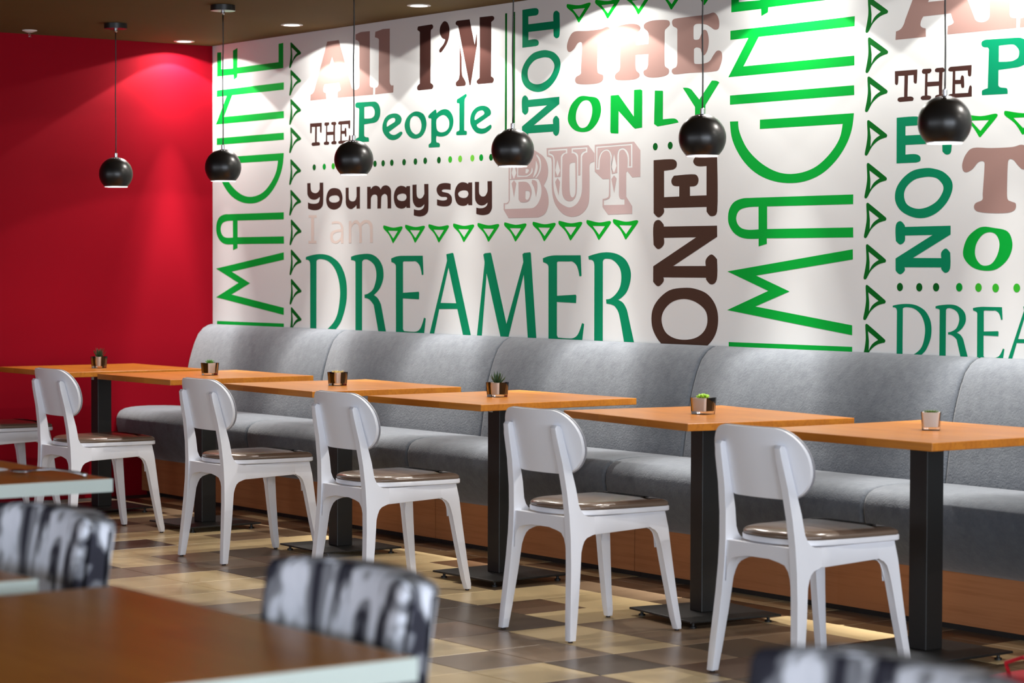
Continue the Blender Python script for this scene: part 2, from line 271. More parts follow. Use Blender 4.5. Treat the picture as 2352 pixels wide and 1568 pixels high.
# ------------------------------------------------------------------ mural lettering, flat print on the back wall
GLYPHS = """
taupe|1243,2508c 1357,2508c 1482,2257c 1492,2243 1515,2235 1541,2237 1556,2247 1559,2262c 1559,2470c 1555,2482 1540,2492 1521,2496c 1522,2525c 1571,2534c 1659,2532c 1658,2256c 1665,2242 1692,2236c 1691,2199c 1344,2201c 1347,2234c 1368,2239 1377,2246 1371,2259 1362,2281c 1218,2281c 1207,2266 1203,2249 1212,2239 1231,2234c 1233,2201c 1070,2201c 1072,2234c 1097,2241 1113,2257 1121,2275c 1233,2491c/1291,2422c 1339,2334c 1243,2335c
taupe|1711,2524c 1781,2533c 1847,2531c 1846,2259c 1851,2245 1863,2237c 1882,2236c 1879,2200c 1708,2199c 1710,2234c 1730,2237 1742,2249c 1745,2475c 1739,2487 1707,2496c
dark|2100,2514 2107,2521c 2228,2522c 2239,2513 2236,2502 2221,2495c 2218,2484c 2217,2229c 2237,2219 2242,2208 2230,2197c 2111,2197c 2098,2205 2100,2219 2121,2231c 2121,2489c 2115,2496 2100,2503
dark|2340,2529 2321,2523 2302,2505 2296,2484 2302,2464 2319,2446 2341,2439c 2343,2432 2326,2412 2295,2392 2295,2378 2309,2376 2331,2390 2360,2415 2377,2444 2383,2477 2377,2502 2362,2521
dark|2446,2522c 2554,2521c 2597,2392c 2616,2459c 2617,2391c 2564,2197c 2554,2197c 2456,2496c 2439,2503 2434,2513
dark|2467,2409c 2487,2343c 2490,2261 2502,2238c 2521,2215 2521,2201 2509,2196c 2450,2197c 2437,2205 2440,2220 2461,2232 2470,2262c
dark|2638,2524c 2744,2522c 2758,2514 2756,2503 2735,2493c 2734,2230c 2753,2221 2757,2209 2746,2197c 2628,2198c 2614,2207 2617,2217 2638,2227c 2640,2376c
dark|1068,2078c 1189,2077c 1186,2026 1177,2023 1170,2029c 1169,2057c 1139,2057c 1137,1974c 1159,1973 1170,1966 1166,1956c 1096,1955c 1084,1962 1089,1972 1119,1974c 1120,2057c 1087,2058c 1085,2028 1077,2023 1069,2029c
dark|1213,2069 1220,2077c 1260,2076c 1264,2067 1255,2059 1244,2058c 1243,2025c 1303,2024c 1304,2059c 1284,2062 1283,2072 1293,2076c 1324,2076c 1333,2068 1331,2060 1322,2057c 1320,1973c 1333,1970 1335,1960 1326,1955c 1293,1956c 1283,1962 1288,1970 1304,1973c 1303,2007c 1243,2007c 1243,1973c 1261,1969 1262,1961 1253,1955c 1217,1956c 1208,1963 1213,1971 1229,1973c 1231,2057c 1217,2060
dark|1355,2072 1364,2076c 1471,2076c 1469,2037 1460,2033 1453,2038c 1451,2057c 1388,2058c 1388,2024c 1414,2023c 1418,2036 1424,2040 1432,2034c 1434,1995 1425,1991 1419,1996c 1417,2007c 1388,2008c 1388,1972c 1454,1971c 1460,1994 1467,1999 1473,1992c 1473,1956c 1362,1956c 1353,1962 1357,1970 1373,1972c 1375,2057c 1359,2059 1351,2064
teal|1525,2163 1538,2167c 1695,2163 1720,2159 1741,2147 1755,2128 1759,2108 1754,2083 1733,2061 1700,2052c 1606,2048c 1606,1990c 1613,1984 1624,1981c 1645,1978 1651,1972 1652,1956c 1525,1958c 1524,1973 1531,1978 1553,1983c 1557,2130c 1551,2137c 1529,2140 1520,2148 1520,2158/1607,2139c 1674,2139 1695,2128 1706,2111 1702,2090 1683,2080 1657,2077 1607,2079c
teal|1944,1995 1961,1993 1963,1984 1940,1967 1908,1957 1875,1955 1838,1962 1804,1982 1783,2004 1778,2027 1785,2049 1804,2072 1837,2087 1879,2092 1915,2089 1944,2077 1957,2060 1950,2042 1932,2032c 1840,1998c 1858,1987 1887,1981 1916,1986/1821,2026c 1820,2043 1835,2059 1862,2068 1889,2068 1899,2058 1891,2047c
teal|2092,2092 2060,2089 2024,2076 1999,2057 1985,2033 1987,2010 2004,1984 2036,1963 2076,1954 2116,1957 2148,1969 2172,1993 2182,2024 2174,2053 2156,2074 2124,2087/2078,2069 2056,2066 2038,2053 2032,2031 2036,2010 2054,1989 2084,1976 2112,1980 2130,1995 2137,2017 2130,2042 2108,2062
teal|2262,2094c 2268,2087 2272,2074c 2305,2087 2344,2091 2378,2083 2405,2062 2417,2037 2415,2009 2398,1983 2367,1962 2329,1955 2294,1956 2271,1960c 2268,1953c 2268,1935 2274,1927c 2292,1924 2301,1916 2298,1903c 2204,1904c 2201,1916 2208,1923c 2221,1928 2224,1939c 2224,2048c 2219,2051c 2203,2052 2197,2060 2207,2070 2235,2084/2328,2062 2297,2056 2271,2043c 2268,2020 2274,1993 2290,1981 2317,1976 2352,1981 2375,1995 2382,2015 2377,2035 2355,2054
teal|2523,2157c 2530,2154c 2531,2145c 2515,2133c 2512,2118c 2510,1979c 2516,1975c 2529,1973 2533,1968 2531,1956 2524,1954c 2448,1956c 2442,1960 2443,1971 2450,1975c 2463,1977 2469,1982c 2468,2111c 2463,2114c 2447,2115c 2445,2126c 2449,2134c
teal|2730,1995 2739,1989 2736,1979 2717,1967 2684,1956 2647,1955 2610,1963 2580,1984 2563,2009 2561,2030 2569,2054 2591,2075 2624,2088 2665,2091 2702,2084 2728,2068 2734,2052 2728,2042c 2616,2001c 2625,1988 2655,1980 2684,1981 2706,1988/2599,2025c 2598,2037 2610,2054 2632,2066 2664,2068 2679,2056 2673,2047c 2606,2024c
dark|1039,1755c 1074,1755c 1076,1722 1090,1706 1121,1699 1149,1704 1167,1720c 1167,1755c 1203,1754c 1203,1650 1192,1625 1159,1610 1112,1607 1074,1611 1047,1617c 1047,1651c 1078,1644 1121,1642 1154,1648 1166,1663 1168,1678c 1135,1666 1102,1664 1069,1671 1045,1688 1040,1703c
dark|1317,1722 1275,1718 1248,1701 1233,1669 1238,1639 1262,1617 1306,1607 1349,1612 1381,1629 1396,1665 1386,1695 1363,1714/1315,1683 1280,1679 1262,1668 1269,1653 1299,1645 1340,1646 1365,1656 1361,1672 1345,1681
dark|1426,1721c 1456,1721c 1457,1669 1468,1653 1495,1647 1520,1653 1533,1672c 1533,1723c 1566,1723c 1566,1608c 1533,1608c 1532,1627c 1515,1617 1486,1607 1459,1610 1436,1623 1427,1643c
dark|1635,1721c 1669,1720c 1670,1707c 1691,1721 1722,1724 1748,1717 1763,1704c 1783,1720 1817,1724 1848,1713 1861,1694c 1862,1604c 1828,1604c 1826,1661 1817,1675 1800,1680 1778,1673 1769,1662c 1766,1605c 1732,1605c 1732,1663 1724,1675 1706,1679 1684,1674 1671,1660c 1670,1605c 1635,1606c
dark|2035,1715c 2036,1603c 2003,1604c 2001,1612c 1982,1603 1951,1601 1916,1609 1895,1628 1886,1658 1893,1688 1916,1710 1947,1718 1979,1715 1999,1708c 2003,1715c/1961,1678 1930,1673 1916,1662 1927,1647 1955,1640 1986,1642 2002,1654 2001,1666 1989,1675
dark|2056,1720c 2094,1721c 2095,1670 2106,1654 2124,1649 2146,1654 2164,1672c 2162,1722c 2200,1721c 2201,1606 2194,1579 2165,1563 2125,1558 2092,1561 2069,1565c 2070,1596c 2099,1591 2128,1591 2150,1598 2161,1608 2164,1620c 2143,1609 2117,1604 2088,1609 2066,1627 2058,1650c
dark|2395,1717c 2395,1687c 2358,1690 2330,1690 2319,1685 2324,1679 2347,1675 2379,1669 2401,1655 2407,1638 2401,1620 2376,1607 2337,1605 2301,1608 2276,1613c 2276,1642c 2305,1637 2333,1635 2358,1638 2365,1645 2355,1652 2315,1654 2287,1665 2273,1684 2276,1702 2297,1717 2333,1722 2368,1721
dark|2579,1719c 2580,1607c 2547,1608c 2545,1616c 2526,1607 2495,1605 2460,1613 2439,1632 2430,1662 2437,1692 2460,1714 2491,1722 2523,1719 2543,1712c 2547,1719c/2505,1682 2474,1677 2460,1666 2471,1651 2499,1644 2530,1646 2546,1658 2545,1670 2533,1679
dark|2602,1721c 2637,1720c 2637,1670 2646,1655 2663,1648 2687,1650 2704,1666 2708,1680c 2707,1721c 2744,1721c 2745,1616 2743,1586 2721,1564 2684,1557 2647,1558 2614,1564c 2614,1595c 2637,1591 2667,1591 2691,1597 2704,1606 2708,1618c 2687,1608 2660,1604 2630,1610 2609,1626 2603,1646c
teal|1025,1353c 1082,1363 1157,1369 1231,1366 1299,1351 1366,1319 1408,1276 1432,1228 1440,1169 1434,1114 1412,1058 1378,1005 1333,969 1281,941 1220,925c 1070,921c 1070,1308c 1063,1330 1044,1338 1025,1338c/1135,1332c 1151,1340 1185,1342 1238,1335 1287,1315 1330,1279 1360,1227 1372,1169 1366,1113 1348,1054 1312,1007 1250,968 1207,952 1151,948 1134,954c
teal|1479,1354c 1534,1364 1634,1370 1698,1362 1750,1338 1782,1303 1792,1262 1785,1230 1762,1195 1733,1172 1701,1154c 1739,1137 1768,1106c 1814,969c 1829,932c 1757,931c 1742,967c 1699,1102c 1669,1124 1640,1135 1612,1137c 1610,1156c 1646,1162 1693,1185 1719,1230 1723,1268 1710,1303 1681,1325 1640,1339 1605,1339 1588,1328c 1588,926c 1524,924c 1523,1319c 1516,1332 1480,1337c
teal|3154,1345c 3200,1355 3246,1359c 3443,1359c 3450,1263c 3434,1261c 3426,1288 3411,1313 3383,1329 3358,1330c 3272,1330c 3264,1326c 3265,1169c 3407,1176c 3412,1170c 3410,1137c 3264,1140c 3265,983c 3274,973c 3340,971 3391,974 3426,994 3455,1045c 3471,1041c 3458,971c 3451,948c 3200,941c 3198,1293c 3192,1315 3156,1327c
teal|2358,1366c 2413,1373c 2421,1369c 2570,970c 2583,931c 2518,930c 2503,969c 2455,1094c 2298,1091c 2255,969c 2238,922c 2198,921c 2215,969c 2365,1334c/2378,1299c 2445,1122c 2310,1122c
teal|2674,1364c 2686,1370c 2734,1373c 2740,1367c 2866,1029c 3000,1327c 2993,1365c 3006,1371c 3054,1374c 3060,1368c 3105,971c 3109,940c 3041,938c 3037,970c 3004,1267c 2884,967c 2869,933c 2830,932c 2817,967c 2702,1271c 2664,970c 2658,927c 2616,926c 2623,969c 2685,1325c
teal|3500,1354c 3542,1363 3601,1371 3664,1371 3721,1361 3769,1339 3798,1307 3809,1274 3803,1235 3782,1196 3751,1171 3718,1156c 3752,1144 3776,1120 3788,1096c 3832,970c 3841,947c 3770,945c 3761,970c 3726,1089 3704,1119 3680,1132 3634,1138c 3631,1157c 3665,1162 3703,1183 3732,1216 3741,1259 3731,1298 3702,1325 3669,1340 3630,1343 3613,1339 3607,1328c 3609,940c 3546,938c 3545,1310c 3540,1328 3527,1337 3503,1339c
teal|1862,1345c 1908,1355 1954,1359c 2151,1359c 2158,1263c 2142,1261c 2134,1288 2119,1313 2091,1329 2066,1330c 1980,1330c 1972,1326c 1973,1169c 2115,1176c 2120,1170c 2118,1137c 1972,1140c 1973,983c 1982,973c 2048,971 2099,974 2134,994 2163,1045c 2179,1041c 2166,971c 2159,948c 1908,941c 1906,1293c 1900,1315 1864,1327c
green|4470,985c 5215,986c 5215,946c 4471,946c
green|4459,1288c 5214,1380c 5215,1339c 4640,1271c 4846,1206c 4637,1140c 5214,1073c 5214,1033c 4459,1122c 4717,1207c
green|5214,1601c 5214,1562c 4706,1562c 4707,1467c 5215,1468c 5216,1428c 4705,1428c 4706,1405c 4655,1394c 4655,1427c 4565,1429 4507,1448 4472,1481 4461,1515 4469,1554 4498,1584 4547,1598 4596,1600c/4653,1562c 4580,1560 4531,1547 4513,1514 4532,1481 4577,1466 4654,1466c
green|4470,1929c 4522,1928c 4532,1879 4578,1811 4652,1754 4740,1713 4827,1695 4920,1699 5005,1723 5080,1771 5132,1827 5151,1888c 4658,1889c 4658,1928c 5214,1928c 5202,1861 5169,1799 5110,1738 5028,1688 4929,1661 4827,1657 4725,1672 4628,1708 4546,1768 4487,1848
green|4469,2040c 5214,2040c 5215,2001c 4469,2001c
green|4469,2316c 5215,2317c 5214,2277c 4647,2277c 4553,2159c 5214,2159c 5215,2120c 4458,2119c 4583,2277c 4469,2277c
green|54,2533c 102,2531c 102,2434c 235,2430c 235,2531c 287,2543c 285,2432c 738,2432c 738,2533c 789,2535c 789,2396c 285,2396c 283,2375c 243,2363c 241,2393c 54,2394c
pale|1054,1581c 1136,1580c 1136,1566c 1110,1567c 1110,1441c 1134,1441c 1134,1428c 1052,1428c 1052,1442c 1080,1441c 1080,1567c 1054,1568c
pale|1289,1541c 1335,1545 1382,1536 1405,1509c 1405,1426c 1382,1426c 1378,1443c 1351,1428 1320,1426 1285,1435 1273,1458 1281,1485 1320,1497 1382,1502c 1378,1517 1366,1528 1336,1532 1289,1529c/1382,1488c 1336,1485 1305,1474 1301,1454 1320,1439 1351,1443 1380,1459c
pale|1458,1543c 1483,1545c 1485,1528c 1511,1545 1542,1546 1568,1529c 1602,1545 1646,1546 1680,1530 1689,1506c 1690,1428c 1664,1428c 1661,1506 1646,1526 1617,1531 1583,1517c 1585,1428c 1561,1427c 1557,1507 1538,1528 1511,1528 1483,1508c 1483,1427c 1458,1427c
teal|2986,2530c 3091,2530 3113,2519 3110,2500 3091,2495c 3034,2495c 3034,2458c 3229,2457c 3230,2495 3253,2504 3276,2491c 3277,2389 3254,2375 3231,2388c 3229,2420c 3035,2421c 3035,2383c 3088,2383 3113,2373 3114,2356 3092,2350c 2987,2350c
teal|3146,2327 3076,2319 3021,2290 2986,2249 2982,2202 3014,2162 3077,2137 3140,2133 3202,2151 3255,2190 3284,2239 3278,2277 3239,2308 3193,2322/3139,2292 3084,2283 3041,2255 3029,2222 3045,2188 3093,2170 3147,2173 3201,2195 3232,2228 3236,2256 3209,2282 3178,2291
teal|2986,2106 3010,2122 3034,2106c 3036,2099c 3277,2101c 3277,2067c 3080,1977c 3230,1976c 3230,1999 3253,2013 3276,1997c 3276,1936 3253,1919 3230,1933c 3230,1940c 3035,1940c 3035,1925 3011,1912 2987,1927c 2986,1975c 3183,2066c 3036,2065c 3034,2042 3011,2030 2987,2044c
taupe|3390,2396 3353,2374 3334,2338 3338,2312 3357,2304 3387,2316 3413,2339 3436,2344 3447,2334 3439,2220 3437,2197 3403,2185 3396,2167 3415,2153 3482,2146 3563,2146 3599,2157 3603,2180 3581,2188 3562,2200 3560,2253 3563,2335 3572,2347 3591,2342 3612,2322 3634,2307 3660,2308 3678,2327 3672,2363 3652,2390 3626,2399 3583,2392 3480,2392
taupe|3695,2366 3691,2384 3720,2397 3784,2400 3840,2394 3867,2380 3862,2364 3841,2355 3834,2338c 3836,2301c 3924,2300c 3925,2340 3918,2356 3893,2373 3896,2391 3938,2401 4007,2400 4061,2393 4070,2375 4055,2363 4038,2353 4035,2336c 4036,2203 4043,2190 4064,2179 4063,2160 4036,2150 3981,2147 3926,2151 3895,2164 3892,2182 3912,2189 3922,2206c 3924,2255c 3835,2257c 3835,2203 3843,2185 3862,2172 3860,2157 3828,2148 3758,2148 3700,2154 3687,2170 3697,2183 3718,2193 3725,2210c 3726,2332 3720,2346
taupe|4085,2387 4102,2397 4209,2398 4314,2398 4360,2403 4386,2386 4397,2359 4393,2332 4367,2329 4341,2342 4308,2356 4249,2363 4229,2353c 4230,2303 4240,2295 4266,2296 4279,2313 4295,2333 4318,2325 4330,2287 4322,2245 4299,2223 4283,2239 4276,2254 4250,2261 4233,2255c 4234,2199 4244,2190 4297,2188 4336,2196 4361,2220 4384,2237 4410,2232 4418,2208 4407,2174 4381,2150 4211,2153 4104,2153 4085,2165 4090,2178 4114,2185 4122,2202c 4121,2333 4119,2353 4092,2366
green|3445,2095 3407,2085 3363,2053 3342,2003 3352,1970 3393,1940 3453,1928 3513,1935 3564,1969 3588,2014 3582,2055 3556,2080 3497,2090/3475,2074 3438,2063 3408,2028 3404,1986 3427,1955 3457,1947 3490,1957 3516,1990 3525,2031 3508,2064
green|3658,2085c 3715,2085c 3824,1982c 3825,2101c 3871,2101c 3883,2095c 3883,1930c 3833,1927c 3819,1935c 3716,2012c 3715,1910c 3662,1914c 3657,1922c
green|3970,2090c 4023,2086c 4026,2083c 4026,1960c 4099,1960 4122,1953 4133,1941c 4065,1935c 3990,1930c 3966,1942c
green|4160,2091c 4192,2089 4218,2080c 4270,2034c 4351,2111c 4382,2108 4400,2100c 4311,2008c 4307,1917c 4243,1916c 4242,2003c
dark2|3964,1781c 4092,1781 4120,1769 4120,1747 4097,1735c 4036,1732c 4037,1615c 4140,1616c 4140,1661c 4098,1666 4086,1687 4103,1708c 4243,1710 4267,1692 4262,1668 4238,1658c 4211,1658c 4212,1617c 4321,1617c 4320,1744c 4257,1746 4232,1765 4247,1787c 4388,1789c 4391,1546 4353,1526 4322,1547c 4322,1567c 4035,1567c 4035,1545 4001,1526 3966,1546c
dark2|3966,1495 4001,1515 4035,1494c 4037,1485c 4391,1485c 4392,1437c 4101,1310c 4319,1311c 4320,1340 4355,1361 4392,1340c 4391,1253 4356,1231 4321,1252c 4321,1260c 4035,1260c 4036,1241 4001,1220 3965,1240c 3965,1309c 4255,1436c 4037,1435c 4036,1404 4000,1385 3967,1405c
dark2|4175,1215 4077,1203 3999,1160 3959,1108 3958,1044 3990,993 4040,956 4109,932 4187,925 4273,937 4349,977 4391,1028 4401,1091 4380,1147 4328,1190 4252,1211/4175,1166 4097,1152 4043,1116 4024,1071 4049,1020 4108,993 4186,987 4263,1000 4315,1033 4332,1077 4314,1121 4252,1154
but|2841,1612c 2865,1612 2880,1621 2881,1636c 2880,1818c 2876,1834 2840,1839c 2839,1866c 3072,1863c 3102,1851 3151,1829 3181,1799 3193,1760 3186,1724 3159,1688c 3182,1665 3196,1629 3194,1591 3168,1555 3114,1539c 2880,1539c 2841,1579c/2851,1608c 2875,1610 2889,1624c 2890,1723c 3061,1724c 3108,1723 3127,1708 3141,1678 3138,1642 3116,1607 3084,1587 3049,1583c 2851,1583c/2959,1711c 3018,1710 3048,1695 3064,1668 3061,1644 3044,1620 3019,1613 2979,1614 2961,1628c/3016,1666c 3034,1667 3048,1662 3050,1644 3039,1628 3026,1624 3015,1631c/2923,1721c 2942,1704c 2933,1674c 2924,1638c 2914,1674c 2904,1705c/3068,1719c 3103,1709 3109,1682 3103,1652c 3098,1636c 3091,1661 3083,1682 3064,1704c/2889,1805c 2899,1805c 2900,1727c 2890,1727c/2922,1801c 2942,1755c 2925,1729c 2920,1729c 2904,1756c/2948,1800c 2957,1800c 2957,1743c 3018,1741 3053,1752 3063,1776c 3070,1775c 3068,1752 3028,1734c 2948,1735c/3015,1771c 3033,1772 3043,1764 3028,1751 3015,1752c/3097,1810c 3112,1780 3102,1750 3073,1727c 3083,1751 3093,1775c/3102,1840c 3132,1815 3138,1779 3127,1750 3103,1727c 3089,1726c 3115,1750 3127,1780 3119,1810 3100,1831c
but|3180,1864c 3497,1866c 3542,1827c 3542,1789c 3514,1783 3505,1768c 3505,1623 3488,1579 3441,1548 3375,1538 3308,1553 3255,1592 3230,1634 3221,1688c 3221,1791 3215,1815 3205,1821 3183,1825c/3193,1857c 3339,1857c 3339,1834c 3318,1832 3302,1818c 3300,1727c 3300,1656 3317,1624 3351,1611 3384,1616 3407,1639 3413,1683c 3413,1794c 3409,1817 3392,1831 3372,1833c 3372,1858c 3489,1858c 3489,1833c 3467,1830 3451,1816c 3451,1667c 3441,1630 3412,1598 3365,1582 3317,1591 3269,1616 3240,1658 3231,1717c 3231,1806 3224,1824 3193,1832c/3202,1849c 3328,1849c 3328,1840c 3301,1833 3290,1819c 3289,1727c 3244,1726c 3243,1805c 3234,1826 3219,1836 3202,1839c/3263,1808c 3285,1755c 3266,1729c 3247,1757c/3266,1722c 3285,1702c 3274,1639c 3247,1703c/3381,1850c 3479,1851c 3479,1841c 3453,1835 3440,1822c 3438,1729c 3422,1729c 3421,1817c 3411,1833 3382,1841c/3357,1778 3373,1789 3399,1789c 3402,1654 3393,1634 3379,1628 3365,1637 3358,1661c
but|3544,1866c 3827,1869c 3871,1829c 3872,1710c 3815,1709c 3781,1738c 3772,1731c 3773,1623c 3816,1579c 3816,1545c 3643,1544c 3603,1580c 3603,1616c 3626,1619 3644,1625 3649,1640c 3651,1707c 3603,1707c 3545,1743c/3554,1858c 3815,1861c 3816,1753c 3781,1753c 3781,1801 3765,1827 3747,1836 3725,1829 3720,1803c 3721,1630c 3731,1615 3761,1612c 3761,1587c 3613,1588c 3612,1610c 3649,1617 3659,1631c 3659,1806c 3648,1829 3625,1836 3597,1825 3581,1794c 3579,1751c 3555,1752c/3564,1851c 3805,1854c 3806,1761c 3792,1761c 3791,1807 3774,1833 3747,1844 3720,1838 3708,1812c 3708,1733c 3670,1728c 3669,1811c 3652,1835 3625,1843 3588,1828 3571,1794c 3569,1758c 3563,1758c/3684,1819c 3703,1764c 3685,1733c 3665,1760c/3685,1722c 3704,1707c 3686,1642c 3666,1705c
green|50,985c 795,986c 795,946c 51,946c
green|39,1288c 794,1380c 795,1339c 220,1271c 426,1206c 217,1140c 794,1073c 794,1033c 39,1122c 297,1207c
green|794,1601c 794,1562c 286,1562c 287,1467c 795,1468c 796,1428c 285,1428c 286,1405c 235,1394c 235,1427c 145,1429 87,1448 52,1481 41,1515 49,1554 78,1584 127,1598 176,1600c/233,1562c 160,1560 111,1547 93,1514 112,1481 157,1466 234,1466c
green|50,1929c 102,1928c 112,1879 158,1811 232,1754 320,1713 407,1695 500,1699 585,1723 660,1771 712,1827 731,1888c 238,1889c 238,1928c 794,1928c 782,1861 749,1799 690,1738 608,1688 509,1661 407,1657 305,1672 208,1708 126,1768 67,1848
green|49,2040c 794,2040c 795,2001c 49,2001c
green|49,2316c 795,2317c 794,2277c 227,2277c 133,2159c 794,2159c 795,2120c 38,2119c 163,2277c 49,2277c
green|4474,2533c 4522,2531c 4522,2434c 4655,2430c 4655,2531c 4707,2543c 4705,2432c 5158,2432c 5158,2533c 5209,2535c 5209,2396c 4705,2396c 4703,2375c 4663,2363c 4661,2393c 4474,2394c
taupe|5615,2512c 5729,2512c 5854,2261c 5864,2247 5887,2239 5913,2241 5928,2251 5931,2266c 5931,2474c 5927,2486 5912,2496 5893,2500c 5894,2529c 5943,2538c 6031,2536c 6030,2260c 6037,2246 6064,2240c 6063,2203c 5716,2205c 5719,2238c 5740,2243 5749,2250 5743,2263 5734,2285c 5590,2285c 5579,2270 5575,2253 5584,2243 5603,2238c 5605,2205c 5442,2205c 5444,2238c 5469,2245 5485,2261 5493,2279c 5605,2495c/5663,2426c 5711,2338c 5615,2339c
taupe|6083,2528c 6153,2537c 6219,2535c 6218,2263c 6223,2249 6235,2241c 6254,2240c 6251,2204c 6080,2203c 6082,2238c 6102,2241 6114,2253c 6117,2479c 6111,2491 6079,2500c
dark|5440,2082c 5561,2081c 5558,2030 5549,2027 5542,2033c 5541,2061c 5511,2061c 5509,1978c 5531,1977 5542,1970 5538,1960c 5468,1959c 5456,1966 5461,1976 5491,1978c 5492,2061c 5459,2062c 5457,2032 5449,2027 5441,2033c
dark|5585,2073 5592,2081c 5632,2080c 5636,2071 5627,2063 5616,2062c 5615,2029c 5675,2028c 5676,2063c 5656,2066 5655,2076 5665,2080c 5696,2080c 5705,2072 5703,2064 5694,2061c 5692,1977c 5705,1974 5707,1964 5698,1959c 5665,1960c 5655,1966 5660,1974 5676,1977c 5675,2011c 5615,2011c 5615,1977c 5633,1973 5634,1965 5625,1959c 5589,1960c 5580,1967 5585,1975 5601,1977c 5603,2061c 5589,2064
dark|5727,2076 5736,2080c 5843,2080c 5841,2041 5832,2037 5825,2042c 5823,2061c 5760,2062c 5760,2028c 5786,2027c 5790,2040 5796,2044 5804,2038c 5806,1999 5797,1995 5791,2000c 5789,2011c 5760,2012c 5760,1976c 5826,1975c 5832,1998 5839,2003 5845,1996c 5845,1960c 5734,1960c 5725,1966 5729,1974 5745,1976c 5747,2061c 5731,2063 5723,2068
teal|5897,2167 5910,2171c 6067,2167 6092,2163 6113,2151 6127,2132 6131,2112 6126,2087 6105,2065 6072,2056c 5978,2052c 5978,1994c 5985,1988 5996,1985c 6017,1982 6023,1976 6024,1960c 5897,1962c 5896,1977 5903,1982 5925,1987c 5929,2134c 5923,2141c 5901,2144 5892,2152 5892,2162/5979,2143c 6046,2143 6067,2132 6078,2115 6074,2094 6055,2084 6029,2081 5979,2083c
teal|6316,1999 6333,1997 6335,1988 6312,1971 6280,1961 6247,1959 6210,1966 6176,1986 6155,2008 6150,2031 6157,2053 6176,2076 6209,2091 6251,2096 6287,2093 6316,2081 6329,2064 6322,2046 6304,2036c 6212,2002c 6230,1991 6259,1985 6288,1990/6193,2030c 6192,2047 6207,2063 6234,2072 6261,2072 6271,2062 6263,2051c
teal|6464,2096 6432,2093 6396,2080 6371,2061 6357,2037 6359,2014 6376,1988 6408,1967 6448,1958 6488,1961 6520,1973 6544,1997 6554,2028 6546,2057 6528,2078 6496,2091/6450,2073 6428,2070 6410,2057 6404,2035 6408,2014 6426,1993 6456,1980 6484,1984 6502,1999 6509,2021 6502,2046 6480,2066
teal|6634,2098c 6640,2091 6644,2078c 6677,2091 6716,2095 6750,2087 6777,2066 6789,2041 6787,2013 6770,1987 6739,1966 6701,1959 6666,1960 6643,1964c 6640,1957c 6640,1939 6646,1931c 6664,1928 6673,1920 6670,1907c 6576,1908c 6573,1920 6580,1927c 6593,1932 6596,1943c 6596,2052c 6591,2055c 6575,2056 6569,2064 6579,2074 6607,2088/6700,2066 6669,2060 6643,2047c 6640,2024 6646,1997 6662,1985 6689,1980 6724,1985 6747,1999 6754,2019 6749,2039 6727,2058
teal|6895,2161c 6902,2158c 6903,2149c 6887,2137c 6884,2122c 6882,1983c 6888,1979c 6901,1977 6905,1972 6903,1960 6896,1958c 6820,1960c 6814,1964 6815,1975 6822,1979c 6835,1981 6841,1986c 6840,2115c 6835,2118c 6819,2119c 6817,2130c 6821,2138c
teal|7102,1999 7111,1993 7108,1983 7089,1971 7056,1960 7019,1959 6982,1967 6952,1988 6935,2013 6933,2034 6941,2058 6963,2079 6996,2092 7037,2095 7074,2088 7100,2072 7106,2056 7100,2046c 6988,2005c 6997,1992 7027,1984 7056,1985 7078,1992/6971,2029c 6970,2041 6982,2058 7004,2070 7036,2072 7051,2060 7045,2051c 6978,2028c
teal|5452,1898c 5557,1898 5579,1887 5576,1868 5557,1863c 5500,1863c 5500,1826c 5695,1825c 5696,1863 5719,1872 5742,1859c 5743,1757 5720,1743 5697,1756c 5695,1788c 5501,1789c 5501,1751c 5554,1751 5579,1741 5580,1724 5558,1718c 5453,1718c
teal|5612,1695 5542,1687 5487,1658 5452,1617 5448,1570 5480,1530 5543,1505 5606,1501 5668,1519 5721,1558 5750,1607 5744,1645 5705,1676 5659,1690/5605,1660 5550,1651 5507,1623 5495,1590 5511,1556 5559,1538 5613,1541 5667,1563 5698,1596 5702,1624 5675,1650 5644,1659
teal|5452,1474 5476,1490 5500,1474c 5502,1467c 5743,1469c 5743,1435c 5546,1345c 5696,1344c 5696,1367 5719,1381 5742,1365c 5742,1304 5719,1287 5696,1301c 5696,1308c 5501,1308c 5501,1293 5477,1280 5453,1295c 5452,1343c 5649,1434c 5502,1433c 5500,1410 5477,1398 5453,1412c
taupe|5856,1764 5819,1742 5800,1706 5804,1680 5823,1672 5853,1684 5879,1707 5902,1712 5913,1702 5905,1588 5903,1565 5869,1553 5862,1535 5881,1521 5948,1514 6029,1514 6065,1525 6069,1548 6047,1556 6028,1568 6026,1621 6029,1703 6038,1715 6057,1710 6078,1690 6100,1675 6126,1676 6144,1695 6138,1731 6118,1758 6092,1767 6049,1760 5946,1760
taupe|6161,1734 6157,1752 6186,1765 6250,1768 6306,1762 6333,1748 6328,1732 6307,1723 6300,1706c 6302,1669c 6390,1668c 6391,1708 6384,1724 6359,1741 6362,1759 6404,1769 6473,1768 6527,1761 6536,1743 6521,1731 6504,1721 6501,1704c 6502,1571 6509,1558 6530,1547 6529,1528 6502,1518 6447,1515 6392,1519 6361,1532 6358,1550 6378,1557 6388,1574c 6390,1623c 6301,1625c 6301,1571 6309,1553 6328,1540 6326,1525 6294,1516 6224,1516 6166,1522 6153,1538 6163,1551 6184,1561 6191,1578c 6192,1700 6186,1714
